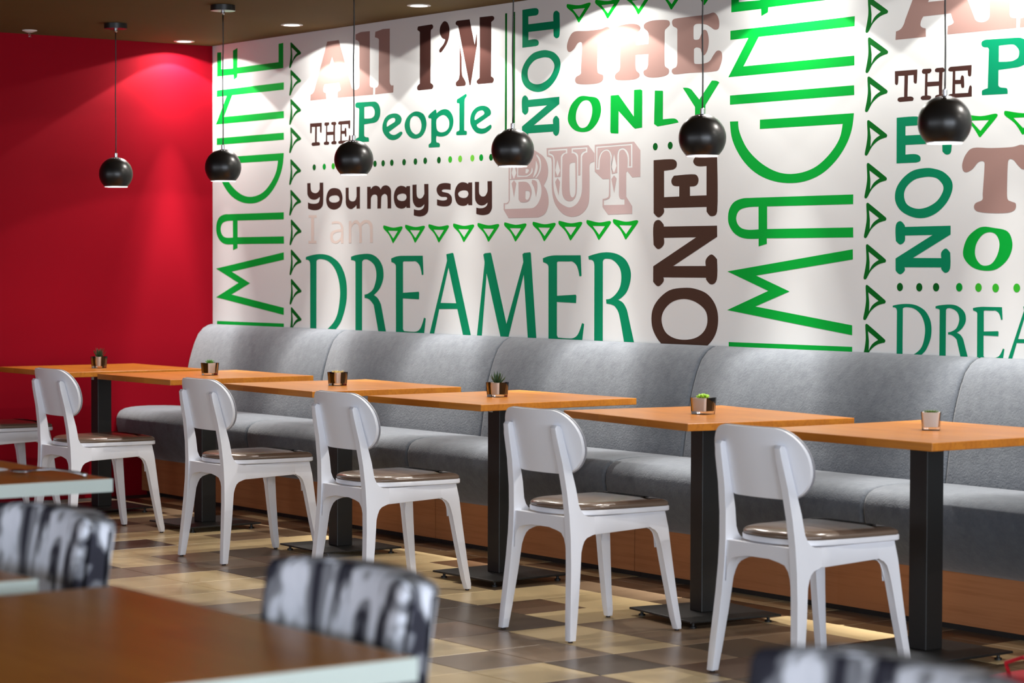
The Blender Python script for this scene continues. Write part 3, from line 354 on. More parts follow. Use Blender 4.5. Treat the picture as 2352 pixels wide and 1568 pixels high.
taupe|6551,1755 6568,1765 6675,1766 6780,1766 6826,1771 6852,1754 6863,1727 6859,1700 6833,1697 6807,1710 6774,1724 6715,1731 6695,1721c 6696,1671 6706,1663 6732,1664 6745,1681 6761,1701 6784,1693 6796,1655 6788,1613 6765,1591 6749,1607 6742,1622 6716,1629 6699,1623c 6700,1567 6710,1558 6763,1556 6802,1564 6827,1588 6850,1605 6876,1600 6884,1576 6873,1542 6847,1518 6677,1521 6570,1521 6551,1533 6556,1546 6580,1553 6588,1570c 6587,1701 6585,1721 6558,1734
green|5911,1463 5873,1453 5829,1421 5808,1371 5818,1338 5859,1308 5919,1296 5979,1303 6030,1337 6054,1382 6048,1423 6022,1448 5963,1458/5941,1442 5904,1431 5874,1396 5870,1354 5893,1323 5923,1315 5956,1325 5982,1358 5991,1399 5974,1432
green|6124,1453c 6181,1453c 6290,1350c 6291,1469c 6337,1469c 6349,1463c 6349,1298c 6299,1295c 6285,1303c 6182,1380c 6181,1278c 6128,1282c 6123,1290c
green|6436,1458c 6489,1454c 6492,1451c 6492,1328c 6565,1328 6588,1321 6599,1309c 6531,1303c 6456,1298c 6432,1310c
green|6626,1459c 6658,1457 6684,1448c 6736,1402c 6817,1479c 6848,1476 6866,1468c 6777,1376c 6773,1285c 6709,1284c 6708,1371c
teal|5439,1156c 5468,1161 5506,1164 5543,1163 5577,1156 5611,1140 5632,1118 5644,1094 5648,1065 5645,1037 5634,1009 5617,983 5594,965 5568,951 5537,943c 5462,941c 5462,1134c 5458,1145 5449,1149 5439,1149c/5494,1146c 5503,1150 5520,1151 5546,1148 5571,1138 5593,1120 5608,1094 5614,1065 5611,1037 5602,1007 5584,984 5552,965 5531,957 5503,955 5494,958c
teal|5668,1157c 5696,1162 5746,1165 5778,1161 5804,1149 5821,1132 5826,1111 5822,1095 5810,1078 5796,1066 5780,1057c 5799,1049 5813,1033c 5837,965c 5844,947c 5808,946c 5800,964c 5779,1031c 5764,1042 5749,1048 5735,1049c 5734,1058c 5752,1061 5776,1073 5789,1095 5791,1114 5784,1132 5770,1143 5749,1150 5731,1150 5723,1144c 5723,944c 5690,943c 5690,1140c 5686,1146 5668,1149c
teal|6512,1153c 6535,1157 6558,1159c 6658,1159c 6661,1112c 6653,1111c 6649,1124 6642,1137 6627,1145 6615,1145c 6571,1145c 6567,1143c 6568,1065c 6640,1068c 6642,1065c 6641,1049c 6567,1050c 6568,972c 6572,967c 6606,966 6631,968 6649,978 6664,1003c 6672,1001c 6665,966c 6662,955c 6535,951c 6534,1127c 6531,1138 6513,1144c
teal|6111,1163c 6139,1166c 6143,1164c 6218,966c 6224,946c 6191,946c 6184,965c 6160,1027c 6081,1026c 6059,965c 6050,942c 6030,941c 6039,965c 6114,1147c/6121,1130c 6155,1041c 6087,1041c
teal|6270,1162c 6276,1165c 6300,1166c 6303,1163c 6367,995c 6434,1144c 6431,1162c 6437,1165c 6462,1167c 6465,1164c 6487,966c 6489,951c 6455,950c 6453,966c 6436,1114c 6376,964c 6368,947c 6349,947c 6342,964c 6284,1116c 6265,966c 6262,944c 6241,944c 6244,965c 6276,1143c
teal|6686,1157c 6708,1161 6737,1165 6769,1165 6798,1160 6822,1150 6837,1134 6842,1117 6839,1098 6829,1078 6813,1066 6796,1058c 6813,1052 6826,1040 6832,1028c 6854,966c 6858,954c 6822,953c 6818,966c 6800,1025 6789,1040 6777,1046 6754,1049c 6752,1059c 6770,1061 6789,1072 6803,1088 6808,1110 6803,1129 6788,1143 6772,1150 6752,1152 6743,1150 6740,1144c 6741,951c 6710,950c 6709,1135c 6707,1144 6700,1149 6688,1150c
teal|5861,1153c 5884,1157 5907,1159c 6007,1159c 6010,1112c 6002,1111c 5998,1124 5990,1137 5976,1145 5964,1145c 5920,1145c 5916,1143c 5917,1065c 5988,1068c 5991,1065c 5990,1049c 5916,1050c 5917,972c 5921,967c 5955,966 5980,968 5998,978 6013,1003c 6021,1001c 6014,966c 6011,955c 5884,951c 5883,1127c 5880,1138 5862,1144c
dgreen|5288,2380 5294,2386 5303,2383 5395,2327 5400,2320 5395,2313 5388,2312 5353,2303 5317,2280 5292,2248 5281,2245 5276,2252 5286,2292 5291,2328/5303,2356c 5360,2323c 5327,2305 5308,2279c 5309,2316c
dgreen|5290,2220 5296,2226 5305,2223 5397,2167 5402,2160 5397,2153 5390,2152 5355,2143 5319,2120 5294,2088 5283,2085 5278,2092 5288,2132 5293,2168/5305,2196c 5362,2163c 5329,2145 5310,2119c 5311,2156c
dgreen|5289,2064 5295,2070 5304,2067 5396,2011 5401,2004 5396,1997 5389,1996 5354,1987 5318,1964 5293,1932 5282,1929 5277,1936 5287,1976 5292,2012/5304,2040c 5361,2007c 5328,1989 5309,1963c 5310,2000c
dgreen|5289,1890 5295,1896 5304,1893 5396,1837 5401,1830 5396,1823 5389,1822 5354,1813 5318,1790 5293,1758 5282,1755 5277,1762 5287,1802 5292,1838/5304,1866c 5361,1833c 5328,1815 5309,1789c 5310,1826c
dgreen|5289,1719 5295,1725 5304,1722 5396,1666 5401,1659 5396,1652 5389,1651 5354,1642 5318,1619 5293,1587 5282,1584 5277,1591 5287,1631 5292,1667/5304,1695c 5361,1662c 5328,1644 5309,1618c 5310,1655c
dgreen|5288,1560 5294,1566 5303,1563 5395,1507 5400,1500 5395,1493 5388,1492 5353,1483 5317,1460 5292,1428 5281,1425 5276,1432 5286,1472 5291,1508/5303,1536c 5360,1503c 5327,1485 5308,1459c 5309,1496c
dgreen|5288,1394 5294,1400 5303,1397 5395,1341 5400,1334 5395,1327 5388,1326 5353,1317 5317,1294 5292,1262 5281,1259 5276,1266 5286,1306 5291,1342/5303,1370c 5360,1337c 5327,1319 5308,1293c 5309,1330c
dgreen|5288,1231 5294,1237 5303,1234 5395,1178 5400,1171 5395,1164 5388,1163 5353,1154 5317,1131 5292,1099 5281,1096 5276,1103 5286,1143 5291,1179/5303,1207c 5360,1174c 5327,1156 5308,1130c 5309,1167c
dgreen|5288,1075 5294,1081 5303,1078 5395,1022 5400,1015 5395,1008 5388,1007 5353,998 5317,975 5292,943 5281,940 5276,947 5286,987 5291,1023/5303,1051c 5360,1018c 5327,1000 5308,974c 5309,1011c
dgreen|863,2526 869,2532 878,2529 970,2473 975,2466 970,2459 963,2458 928,2449 892,2426 867,2394 856,2391 851,2398 861,2438 866,2474/878,2502c 935,2469c 902,2451 883,2425c 884,2462c
dgreen|863,2375 869,2381 878,2378 970,2322 975,2315 970,2308 963,2307 928,2298 892,2275 867,2243 856,2240 851,2247 861,2287 866,2323/878,2351c 935,2318c 902,2300 883,2274c 884,2311c
dgreen|863,2215 869,2221 878,2218 970,2162 975,2155 970,2148 963,2147 928,2138 892,2115 867,2083 856,2080 851,2087 861,2127 866,2163/878,2191c 935,2158c 902,2140 883,2114c 884,2151c
dgreen|863,2060 869,2066 878,2063 970,2007 975,2000 970,1993 963,1992 928,1983 892,1960 867,1928 856,1925 851,1932 861,1972 866,2008/878,2036c 935,2003c 902,1985 883,1959c 884,1996c
dgreen|863,1885 869,1891 878,1888 970,1832 975,1825 970,1818 963,1817 928,1808 892,1785 867,1753 856,1750 851,1757 861,1797 866,1833/878,1861c 935,1828c 902,1810 883,1784c 884,1821c
dgreen|863,1717 869,1723 878,1720 970,1664 975,1657 970,1650 963,1649 928,1640 892,1617 867,1585 856,1582 851,1589 861,1629 866,1665/878,1693c 935,1660c 902,1642 883,1616c 884,1653c
dgreen|867,1554 873,1560 882,1557 974,1501 979,1494 974,1487 967,1486 932,1477 896,1454 871,1422 860,1419 855,1426 865,1466 870,1502/882,1530c 939,1497c 906,1479 887,1453c 888,1490c
dgreen|867,1389 873,1395 882,1392 974,1336 979,1329 974,1322 967,1321 932,1312 896,1289 871,1257 860,1254 855,1261 865,1301 870,1337/882,1365c 939,1332c 906,1314 887,1288c 888,1325c
dgreen|868,1227 874,1233 883,1230 975,1174 980,1167 975,1160 968,1159 933,1150 897,1127 872,1095 861,1092 856,1099 866,1139 871,1175/883,1203c 940,1170c 907,1152 888,1126c 889,1163c
dgreen|868,1072 874,1078 883,1075 975,1019 980,1012 975,1005 968,1004 933,995 897,972 872,940 861,937 856,944 866,984 871,1020/883,1048c 940,1015c 907,997 888,971c 889,1008c
green2|1789,1515 1801,1516 1881,1504 1955,1510 1968,1504 1955,1488c 1887,1428 1880,1424 1873,1429c 1839,1469 1791,1500/1834,1489c 1924,1487c 1882,1448c
green2|1991,1516 2003,1517 2083,1505 2157,1511 2170,1505 2157,1489c 2089,1429 2082,1425 2075,1430c 2041,1470 1993,1501/2036,1490c 2126,1488c 2084,1449c
green2|2202,1516 2214,1517 2294,1505 2368,1511 2381,1505 2368,1489c 2300,1429 2293,1425 2286,1430c 2252,1470 2204,1501/2247,1490c 2337,1488c 2295,1449c
green2|2418,1517 2430,1518 2510,1506 2584,1512 2597,1506 2584,1490c 2516,1430 2509,1426 2502,1431c 2468,1471 2420,1502/2463,1491c 2553,1489c 2511,1450c
green2|2626,1517 2638,1518 2718,1506 2792,1512 2805,1506 2792,1490c 2724,1430 2717,1426 2710,1431c 2676,1471 2628,1502/2671,1491c 2761,1489c 2719,1450c
green2|2846,1517 2858,1518 2938,1506 3012,1512 3025,1506 3012,1490c 2944,1430 2937,1426 2930,1431c 2896,1471 2848,1502/2891,1491c 2981,1489c 2939,1450c
green2|3074,1517 3086,1518 3166,1506 3240,1512 3253,1506 3240,1490c 3172,1430 3165,1426 3158,1431c 3124,1471 3076,1502/3119,1491c 3209,1489c 3167,1450c
green2|3275,1519 3287,1520 3367,1508 3441,1514 3454,1508 3441,1492c 3373,1432 3366,1428 3359,1433c 3325,1473 3277,1504/3320,1493c 3410,1491c 3368,1452c
green2|3486,1520 3498,1521 3578,1509 3652,1515 3665,1509 3652,1493c 3584,1433 3577,1429 3570,1434c 3536,1474 3488,1505/3531,1494c 3621,1492c 3579,1453c
green2|3680,1521 3692,1522 3772,1510 3846,1516 3859,1510 3846,1494c 3778,1434 3771,1430 3764,1435c 3730,1475 3682,1506/3725,1495c 3815,1493c 3773,1454c
green2|3331,2526 3343,2527 3423,2515 3497,2521 3510,2515 3497,2499c 3429,2439 3422,2435 3415,2440c 3381,2480 3333,2511/3376,2500c 3466,2498c 3424,2459c
green2|5797,1894 5809,1895 5889,1883 5963,1889 5976,1883 5963,1867c 5895,1807 5888,1803 5881,1808c 5847,1848 5799,1879/5842,1868c 5932,1866c 5890,1827c
green2|3543,2527 3555,2528 3635,2516 3709,2522 3722,2516 3709,2500c 3641,2440 3634,2436 3627,2441c 3593,2481 3545,2512/3588,2501c 3678,2499c 3636,2460c
green2|6009,1895 6021,1896 6101,1884 6175,1890 6188,1884 6175,1868c 6107,1808 6100,1804 6093,1809c 6059,1849 6011,1880/6054,1869c 6144,1867c 6102,1828c
green2|3762,2528 3774,2529 3854,2517 3928,2523 3941,2517 3928,2501c 3860,2441 3853,2437 3846,2442c 3812,2482 3764,2513/3807,2502c 3897,2500c 3855,2461c
green2|6228,1896 6240,1897 6320,1885 6394,1891 6407,1885 6394,1869c 6326,1809 6319,1805 6312,1810c 6278,1850 6230,1881/6273,1870c 6363,1868c 6321,1829c
green2|3989,2530 4001,2531 4081,2519 4155,2525 4168,2519 4155,2503c 4087,2443 4080,2439 4073,2444c 4039,2484 3991,2515/4034,2504c 4124,2502c 4082,2463c
green2|6455,1898 6467,1899 6547,1887 6621,1893 6634,1887 6621,1871c 6553,1811 6546,1807 6539,1812c 6505,1852 6457,1883/6500,1872c 6590,1870c 6548,1831c
green2|4207,2531 4219,2532 4299,2520 4373,2526 4386,2520 4373,2504c 4305,2444 4298,2440 4291,2445c 4257,2485 4209,2516/4252,2505c 4342,2503c 4300,2464c
green2|6673,1899 6685,1900 6765,1888 6839,1894 6852,1888 6839,1872c 6771,1812 6764,1808 6757,1813c 6723,1853 6675,1884/6718,1873c 6808,1871c 6766,1832c
dgreen|2848,2525c 2864,2525c 2864,1897c 2848,1897c
dgreen|2912,2526c 2928,2526c 2928,1895c 2912,1895c
"""
DOTS = [(1111,1839,0),(1213,1839,1),(1303,1839,2),(1402,1838,2),(1510,1838,1),(1610,1838,0),(1709,1839,0),(1786,1839,0),(1867,1839,0),(1980,1838,0),(2083,1838,0),(2171,1839,0),(2292,1838,0),(2390,1838,2),(2476,1838,3),(2580,1838,3),(2654,1838,1),(2736,1837,0),(3975,1841,0),(4077,1842,0),(5477,1230,0),(5581,1230,0),(5670,1231,0),(5790,1232,1),(5888,1232,2),(5974,1231,2),(6078,1232,2)]

def smooth(pts):
    n = len(pts); out = []
    for i in range(n):
        a, b = pts[i], pts[(i+1) % n]
        out.append(Vector((a[0], a[1])))
        if a[2] and b[2]: continue
        p1, p2 = Vector(a[:2]), Vector(b[:2])
        z, y = pts[i-1], pts[(i+2) % n]
        p0 = Vector(z[:2]); p3 = Vector(y[:2])
        t1 = (p2-p0)*.5 if not a[2] else None; t2 = (p3-p1)*.5 if not b[2] else None
        if t1 is None: t1 = (p2-p1)*2-(t2 if t2 else (p2-p1)); t1 = (p2-p1)*.5+t1*.5
        if t2 is None: t2 = (p2-p1)*2-t1; t2 = (p2-p1)*.5+t2*.5
        L = (p2-p1).length
        if t1.length > 1.5*L: t1 *= 1.5*L/t1.length
        if t2.length > 1.5*L: t2 *= 1.5*L/t2.length
        for s in (.25, .5, .75):
            h1 = 2*s**3-3*s**2+1; h2 = -2*s**3+3*s**2; h3 = s**3-2*s**2+s; h4 = s**3-s**2
            out.append(p1*h1+p2*h2+t1*h3+t2*h4)
    return out
def fill_mesh(contours):
    cu = bpy.data.curves.new('tmp', 'CURVE'); cu.dimensions = '2D'; cu.fill_mode = 'BOTH'
    for c in contours:
        sp = cu.splines.new('POLY'); sp.points.add(len(c)-1)
        for i, p in enumerate(c): sp.points[i].co = (p.x, p.y, 0, 1)
        sp.use_cyclic_u = True
    o = bpy.data.objects.new('tmp', cu); COL.objects.link(o)
    dg = bpy.context.evaluated_depsgraph_get(); me = bpy.data.meshes.new_from_object(o.evaluated_get(dg), depsgraph=dg)
    bpy.data.objects.remove(o); bpy.data.curves.remove(cu)
    for v in me.vertices: v.co = Vector((v.co.x, -.0004, v.co.y))
    return me
for line in GLYPHS.strip().split('\n'):
    col, data = line.split('|'); cs = []
    for c in data.split('/'):
        pts = []
        for t in c.split():
            f = t.endswith('c'); x, y = t.rstrip('c').split(','); pts.append((int(x)/1000, int(y)/1000, f))
        cs.append(smooth(pts))
    me = fill_mesh(cs); me.name = 'printed_letter'; me.materials.clear(); me.materials.append(M[col])
    for p in me.polygons: p.material_index = 0
    nm = 'printed_triangle' if (col in ('dgreen', 'green2') and len(cs) == 2 and len(cs[1]) < 16) else 'printed_letter'
    o = bpy.data.objects.new(nm, me); COL.objects.link(o); o.parent = wall_back
bm = bmesh.new(); bmesh.ops.create_circle(bm, cap_ends=True, radius=.0165, segments=24, matrix=Matrix.Rotation(R(90), 4, 'X'))
dme = bpy.data.meshes.new('dot'); bm.to_mesh(dme); bm.free()
dmes = []
for q in range(4):
    d_ = dme.copy(); d_.materials.append(M['dot%d' % q]); dmes.append(d_)
for x, z, q in DOTS:
    o = bpy.data.objects.new('printed_dot', dmes[q]); COL.objects.link(o); o.location = (x/1000, -.0004, z/1000); o.parent = wall_back

# ------------------------------------------------------------------ floor tiles
TS = .2999; OX, OY = 4.6881, -1.4833
def proj(p):
    d = Vector(p)-CAM; z = d.dot(fw); return 1176+FPX*d.dot(r2)/z, 784-FPX*d.dot(u2)/z, z
LIGHT = {(-1,0),(1,0),(2,-1),(0,1),(2,-3),(3,-4),(4,-3),(1,1),(5,-2),(-9,0),(-10,-1),(-8,-2),(-5,-2),(-5,-3),(-3,-3),(-8,1),(-10,1),(-5,1),(-4,0),(-3,1),(-7,2)}
MID = {(4,-1),(-6,-1),(-6,3),(-7,-1),(-2,-1),(3,0)}
KNOWN = {}
tile_me = {}
bm = bmesh.new(); box(bm, -.1485, .1485, -.1485, .1485, -.008, 0)
bmesh.ops.bevel(bm, geom=[e for e in bm.edges if all(v.co.z > -.001 for v in e.verts)], offset=.0012, segments=1, affect='EDGES')
bmesh.ops.delete(bm, geom=[f for f in bm.faces if f.normal.z < -.9], context='FACES_ONLY')
base_t = bpy.data.meshes.new('tile'); bm.to_mesh(base_t); bm.free()
for key in ('light', 'mid', 'dark', 'brown'):
    t = base_t.copy(); t.materials.append(M['tile_'+key]); tile_me[key] = t
cells = []
rnd = random.Random(11)
def tone(i, j):
    if (i, j) in KNOWN: return KNOWN[(i, j)]
    if (i, j) in LIGHT: return 'light'
    if (i, j) in MID: return 'mid'
    return rnd.choice(['light', 'mid', 'dark', 'brown', 'dark', 'mid', 'light'])
vis, rest = [], []
for i in range(-16, 37):
    for j in range(-36, 5):
        x, y = OX+TS*(i+.5), OY+TS*(j+.5)
        if x < .14 or x > ROOM_X-.14 or y > -.14 or y < ROOM_Y+.14: continue
        tn = tone(i, j)
        px, py, z = proj((x, y, 0))
        if z > .5 and -70 < px < 2420 and py < 1640 and y < -.40 : vis.append((z, x, y, tn))
        else: rest.append((x, y, tn))
vis.sort(); vis_t = vis[:300]; rest += [(x, y, tn) for z, x, y, tn in vis[300:]]
for z, x, y, tn in vis_t:
    o = bpy.data.objects.new('tile', tile_me[tn]); COL.objects.link(o); o.location = (x, y, 0); o.parent = floor
V, F, MI = [], [], []
names = ['light', 'mid', 'dark', 'brown']
for x, y, tn in rest:
    n = len(V); h = .148
    V += [(x-h, y-h, -.0003), (x+h, y-h, -.0003), (x+h, y+h, -.0003), (x-h, y+h, -.0003), (x-h-.001, y-h-.001, -.004), (x+h+.001, y-h-.001, -.004), (x+h+.001, y+h+.001, -.004), (x-h-.001, y+h+.001, -.004)]
    F += [(n, n+1, n+2, n+3)]+[(n+a, n+4+a, n+4+(a+1) % 4, n+(a+1) % 4) for a in range(4)]; MI += [names.index(tn)]*5
o = mesh_obj('far_tiles', V, F, None, floor)
for q in names: o.data.materials.append(M['tile_'+q])
o.data.polygons.foreach_set('material_index', MI); tag(o, kind='stuff')

# ------------------------------------------------------------------ banquette
BACK = [(-.002, .30), (-.002, .966), (-.02, .967), (-.04, .962), (-.07, .946), (-.103, .912), (-.128, .861), (-.146, .81), (-.161, .759), (-.17, .718), (-.183, .64), (-.195, .56), (-.204, .50), (-.204, .30)]
SEAT = [(-.15, .212), (-.15, .494), (-.2, .497), (-.273, .503), (-.34, .506), (-.42, .508), (-.487, .507), (-.54, .504), (-.58, .497), (-.607, .484), (-.622, .466), (-.630, .442), (-.631, .41), (-.622, .37), (-.60, .325), (-.56, .272), (-.51, .232), (-.47, .214)]
def offset_poly(P, d):
    n = len(P); out = []
    area_ = sum(P[i][0]*P[(i+1) % n][1]-P[(i+1) % n][0]*P[i][1] for i in range(n))
    s = 1 if area_ > 0 else -1
    for i in range(n):
        a, b, c = Vector(P[i-1]), Vector(P[i]), Vector(P[(i+1) % n])
        e1 = (b-a).normalized(); e2 = (c-b).normalized()
        n1 = Vector((e1.y, -e1.x))*s; n2 = Vector((e2.y, -e2.x))*s
        m_ = (n1+n2); 
        if m_.length < 1e-6: m_ = n1
        m_.normalize(); out.append(b-m_*d/max(.5, m_.dot(n1)))
    return out
def loft_x(name, P, x0, x1, mat, parent, rr=.014, dy=0, ddepth=0):
    secs = [(x0+rr*(1-math.cos(a)), rr*(1-math.sin(a))) for a in [0, PI/8, PI/4, 3*PI/8, PI/2]]
    secs += [(x0+(x1-x0)*t, 0) for t in (.25, .5, .75)]
    secs += [(x1-rr*(1-math.cos(a)), rr*(1-math.sin(a))) for a in [PI/2, 3*PI/8, PI/4, PI/8, 0]]
    Vv, Ff = [], []; n = len(P)
    for x, d in secs:
        for p in offset_poly(P, d): Vv.append((x, min(p[0]+dy, -.002) if dy else p[0], p[1]))
    for s in range(len(secs)-1):
        for i in range(n): Ff.append((s*n+i, s*n+(i+1) % n, (s+1)*n+(i+1) % n, (s+1)*n+i))
    Ff.append(tuple(range(n))[::-1]); Ff.append(tuple((len(secs)-1)*n+i for i in range(n)))
    me = bpy.data.meshes.new(name); me.from_pydata(Vv, [], Ff); me.materials.append(M[mat])
    me.polygons.foreach_set('use_smooth', [True]*len(me.polygons)); me.set_sharp_from_angle(angle=R(50)); me.update()
    o = bpy.data.objects.new(name, me); COL.objects.link(o); o.parent = parent; return o
MODX = [0.003, 1.462, 2.935, 4.405, 5.905, 7.37, 8.84]
PROUD = [0, .0, -.004, .0, .008, -.014, 0]
where = ['grey felt banquette section at the corner, its end against the red wall', 'second grey banquette section from the red wall, under the word starting with D', 'third grey banquette section from the red wall, behind the tall dark spiky plant', 'fourth grey banquette section from the red wall, right of the brown vertical word', 'rightmost grey banquette section, cut off by the right edge of the photo', 'grey banquette section beyond the right edge of the photo']
for q in range(6):
    x0, x1 = MODX[q], MODX[q+1]-.002
    e = empty('banquette', ((x0+x1)/2, -.3, 0)); tag(e, where[q], 'bench', 'grey banquette sections along the mural wall')
    inv = Matrix.Translation((-(x0+x1)/2, .3, 0))
    ps = [loft_x('backrest', BACK, x0, x1, 'felt', e, dy=PROUD[q]), loft_x('seat_cushion', SEAT, x0, x1, 'felt', e, rr=.018),
          box_obj('base_panel', (x0+.001, x1-.001, -.464, -.446, .026, .222), 'panel', e),
          box_obj('plinth', (x0, x1, -.43, -.1, 0, .2), 'black', e)]
    for p in ps: p.matrix_parent_inverse = inv

# ------------------------------------------------------------------ tables
def sq_table(top, thick=.027, size=.8, sizey=.8, z=.762, topmat='top', edge=None, tagged=False, flip=False):
    e = empty('pedestal_table', (0, 0, 0)); h = size/2; hy = sizey/2
    bm = bmesh.new(); box(bm, -h, h, -hy, hy, z-thick, z)
    bmesh.ops.bevel(bm, geom=[x for x in bm.edges], offset=.0015, segments=1, affect='EDGES')
    t = bm_obj('tabletop', bm, topmat, e)
    if edge:
        bm = bmesh.new(); w = .004
        for b in ((h, h+w, -hy-w, hy+w), (-h-w, -h, -hy-w, hy+w), (-h, h, hy, hy+w), (-h, h, -hy-w, -hy)): box(bm, b[0], b[1], b[2], b[3], z-thick-.004, z-.0005)
        bm_obj('edge_band', bm, edge, e)
    box_obj('top_plate', (-.15, .15, -.15, .15, z-thick-.006, z-thick), 'black', e)
    p = box_obj('post', (-.04, .04, -.04, .04, .03, z-thick-.006), 'black', e, bev=.003)
    if tagged: box_obj('tag', (-.030, -.006, -.0415, -.040, z-thick-.036, z-thick-.008), 'tag', p)
    bp = box_obj('base_plate', (-.21, .21, -.20, .20, .022, .030), 'black', e, bev=.002)
    for sx in (-1, 1):
        for sy in (-1, 1):
            bm = bmesh.new(); lathe(bm, [(.013, 0), (.013, .006), (.006, .007), (.006, .022)], 12, sx*.175, sy*.165); bm_obj('foot', bm, 'black', bp, angle=40)
    return e
#   x, y, rotation, size x, size y, tag
TAB = [(.70, -1.07, 0, .80, .80, True), (1.69, -1.00, 0, .76, .80, False), (2.93, -.99, -2.4, .84, .77, False), (4.12, -.955, 1.2, .79, .81, True), (5.46, -1.0, -7.8, .86, .72, True), (6.55, -.975, 0, .80, .80, False)]
tlab = ['reddish wooden pedestal table nearest the red wall, with black square post', 'wooden pedestal table second from the red wall, its post behind the second white chair', 'wooden pedestal table holding the cream rosette succulent, third from the red wall', 'wooden pedestal table holding the tall dark spiky succulent, square tag on its black post', 'wooden pedestal table holding the lime green succulent, slightly turned', 'wooden pedestal table at the right edge, its black post fully in view']
for (x, y, a, sx, sy, tg), lb in zip(TAB, tlab):
    t = sq_table(True, size=sx, sizey=sy, tagged=tg); t.location = (x, y, 0); t.rotation_euler = (0, 0, R(a)); tag(t, lb, 'table', 'wooden tables along the banquette')

# ------------------------------------------------------------------ white chairs
REAR = [(-.252, .006), (-.247, .076), (-.239, .179), (-.233, .262), (-.229, .356), (-.230, .438), (-.236, .52), (-.250, .619), (-.270, .711), (-.2755, .745), (-.268, .755), (-.253, .752), (-.245, .74), (-.231, .673), (-.212, .6), (-.196, .535), (-.186, .474), (-.179, .452), (-.166, .437), (-.150, .431), (-.120, .431), (-.120, .3675), (-.140, .367), (-.158, .361), (-.171, .35), (-.180, .333), (-.185, .309), (-.197, .206), (-.214, .088), (-.226, .006)]
RAIL = [(-.120, .431), (.130, .432), (.130, .3775), (-.120, .3675)]
FRONT = [(.130, .432), (.207, .432), (.217, .373), (.230, .24), (.244, .114), (.2565, .027), (.2575, .006), (.238, .006), (.228, .044), (.201, .188), (.181, .304), (.176, .334), (.168, .356), (.155, .370), (.140, .3765), (.130, .3775)]
def side_piece(P, side, name, parent, cut=()):
    bm = bmesh.new(); n = len(P)
    def X(z, inner): return side*(.212-.08*z-(.030 if inner else 0))
    o_ = [bm.verts.new((X(z, 0), y, z)) for y, z in P]; i_ = [bm.verts.new((X(z, 1), y, z)) for y, z in P]
    bm.faces.new(o_); bm.faces.new(i_[::-1])
    for k in range(n): bm.faces.new((o_[k], i_[k], i_[(k+1) % n], o_[(k+1) % n]))
    bm.verts.ensure_lookup_table()
    def iscut(e):
        ys = [v.co.y for v in e.verts]; return any(all(abs(y-c) < 1e-4 for y in ys) for c in cut)
    es = [e for e in bm.edges if not iscut(e) and len({v.index // n for v in e.verts}) == 1 or False]
    bm.verts.index_update()
    es = [e for e in bm.edges if not iscut(e) and ((e.verts[0].index < n) == (e.verts[1].index < n))]
    bmesh.ops.bevel(bm, geom=es, offset=.0028, segments=2, profile=.5, affect='EDGES', clamp_overlap=True)
    return bm_obj(name, bm, 'chair', parent, angle=35)
def seat_outline(grow=0):
    pts = []
    W2, YF, rc = .198+grow, .226+grow, .035
    # front right corner round, sides tapering, round back
    for a in range(0, 91, 15): pts.append((W2-rc+rc*math.sin(R(a)), YF-rc+rc*math.cos(R(a))))
    pts.append((W2-.001, .10)); pts.append((W2-.006, .0))
    bx, by = W2-.012, -.04
    for a in range(0, 181, 10):
        c, s_ = math.cos(R(a)), math.sin(R(a)); e_ = .82
        pts.append((bx*math.copysign(abs(c)**e_, c), by-(.165+grow)*abs(s_)**e_))
    pts.append((-W2+.006, .0)); pts.append((-W2+.001, .10))
    for a in range(0, 91, 15): pts.append((-(W2-rc+rc*math.cos(R(a))), YF-rc+rc*math.sin(R(a))))
    return pts
def stack(name, layers, mat, parent, smooth_angle=40):
    """layers: list of (outline offset shrink, z)"""
    bm = bmesh.new(); rings = []
    base = [Vector(p) for p in seat_outline()]
    cen = Vector((0, .01))
    for sh, z, dome in layers:
        O = offset_poly([tuple(b) for b in base], sh) if sh else base
        rings.append([bm.verts.new((p[0], p[1], z)) for p in O])
    n = len(base)
    for a, b in zip(rings, rings[1:]):
        for i in range(n): bm.faces.new((a[i], a[(i+1) % n], b[(i+1) % n], b[i]))
    bm.faces.new(rings[0][::-1]); bm.faces.new(rings[-1])
    return bm_obj(name, bm, mat, parent, angle=smooth_angle)
def curved_plate(name, W_, H_, RC, zc, t, off, mat, parent, lean=.24):
    """rounded plywood back, curved around the sitter; off = distance in front of the reference surface"""
    nx, nz = 33, 9; bm = bmesh.new(); g = {}
    for layer in (0, 1):
        for i in range(nx):
            x = -W_/2*math.cos(PI*i/(nx-1)); ax = abs(x)-(W_/2-RC)
            hh = H_/2-RC+(math.sqrt(max(RC*RC-ax*ax, 0)) if ax > 0 else RC); hh = max(hh, .0005+H_/2-RC)
            if i in (0, nx-1): hh = H_/2-RC
            for j in range(nz):
                z = zc+hh*(-1+2*j/(nz-1))
                y = -.256+.95*x*x-(z-.70)*lean+off+layer*t
                g[layer, i, j] = bm.verts.new((x, y, z))
    for i in range(nx-1):
        for j in range(nz-1):
            bm.faces.new((g[0, i, j], g[0, i, j+1], g[0, i+1, j+1], g[0, i+1, j]))
            bm.faces.new((g[1, i, j], g[1, i+1, j], g[1, i+1, j+1], g[1, i, j+1]))
        for j in (0, nz-1): bm.faces.new((g[0, i, j], g[0, i+1, j], g[1, i+1, j], g[1, i, j]))
    for i in (0, nx-1):
        for j in range(nz-1): bm.faces.new((g[0, i, j], g[1, i, j], g[1, i, j+1], g[0, i, j+1]))
    return bm_obj(name, bm, mat, parent, angle=40)
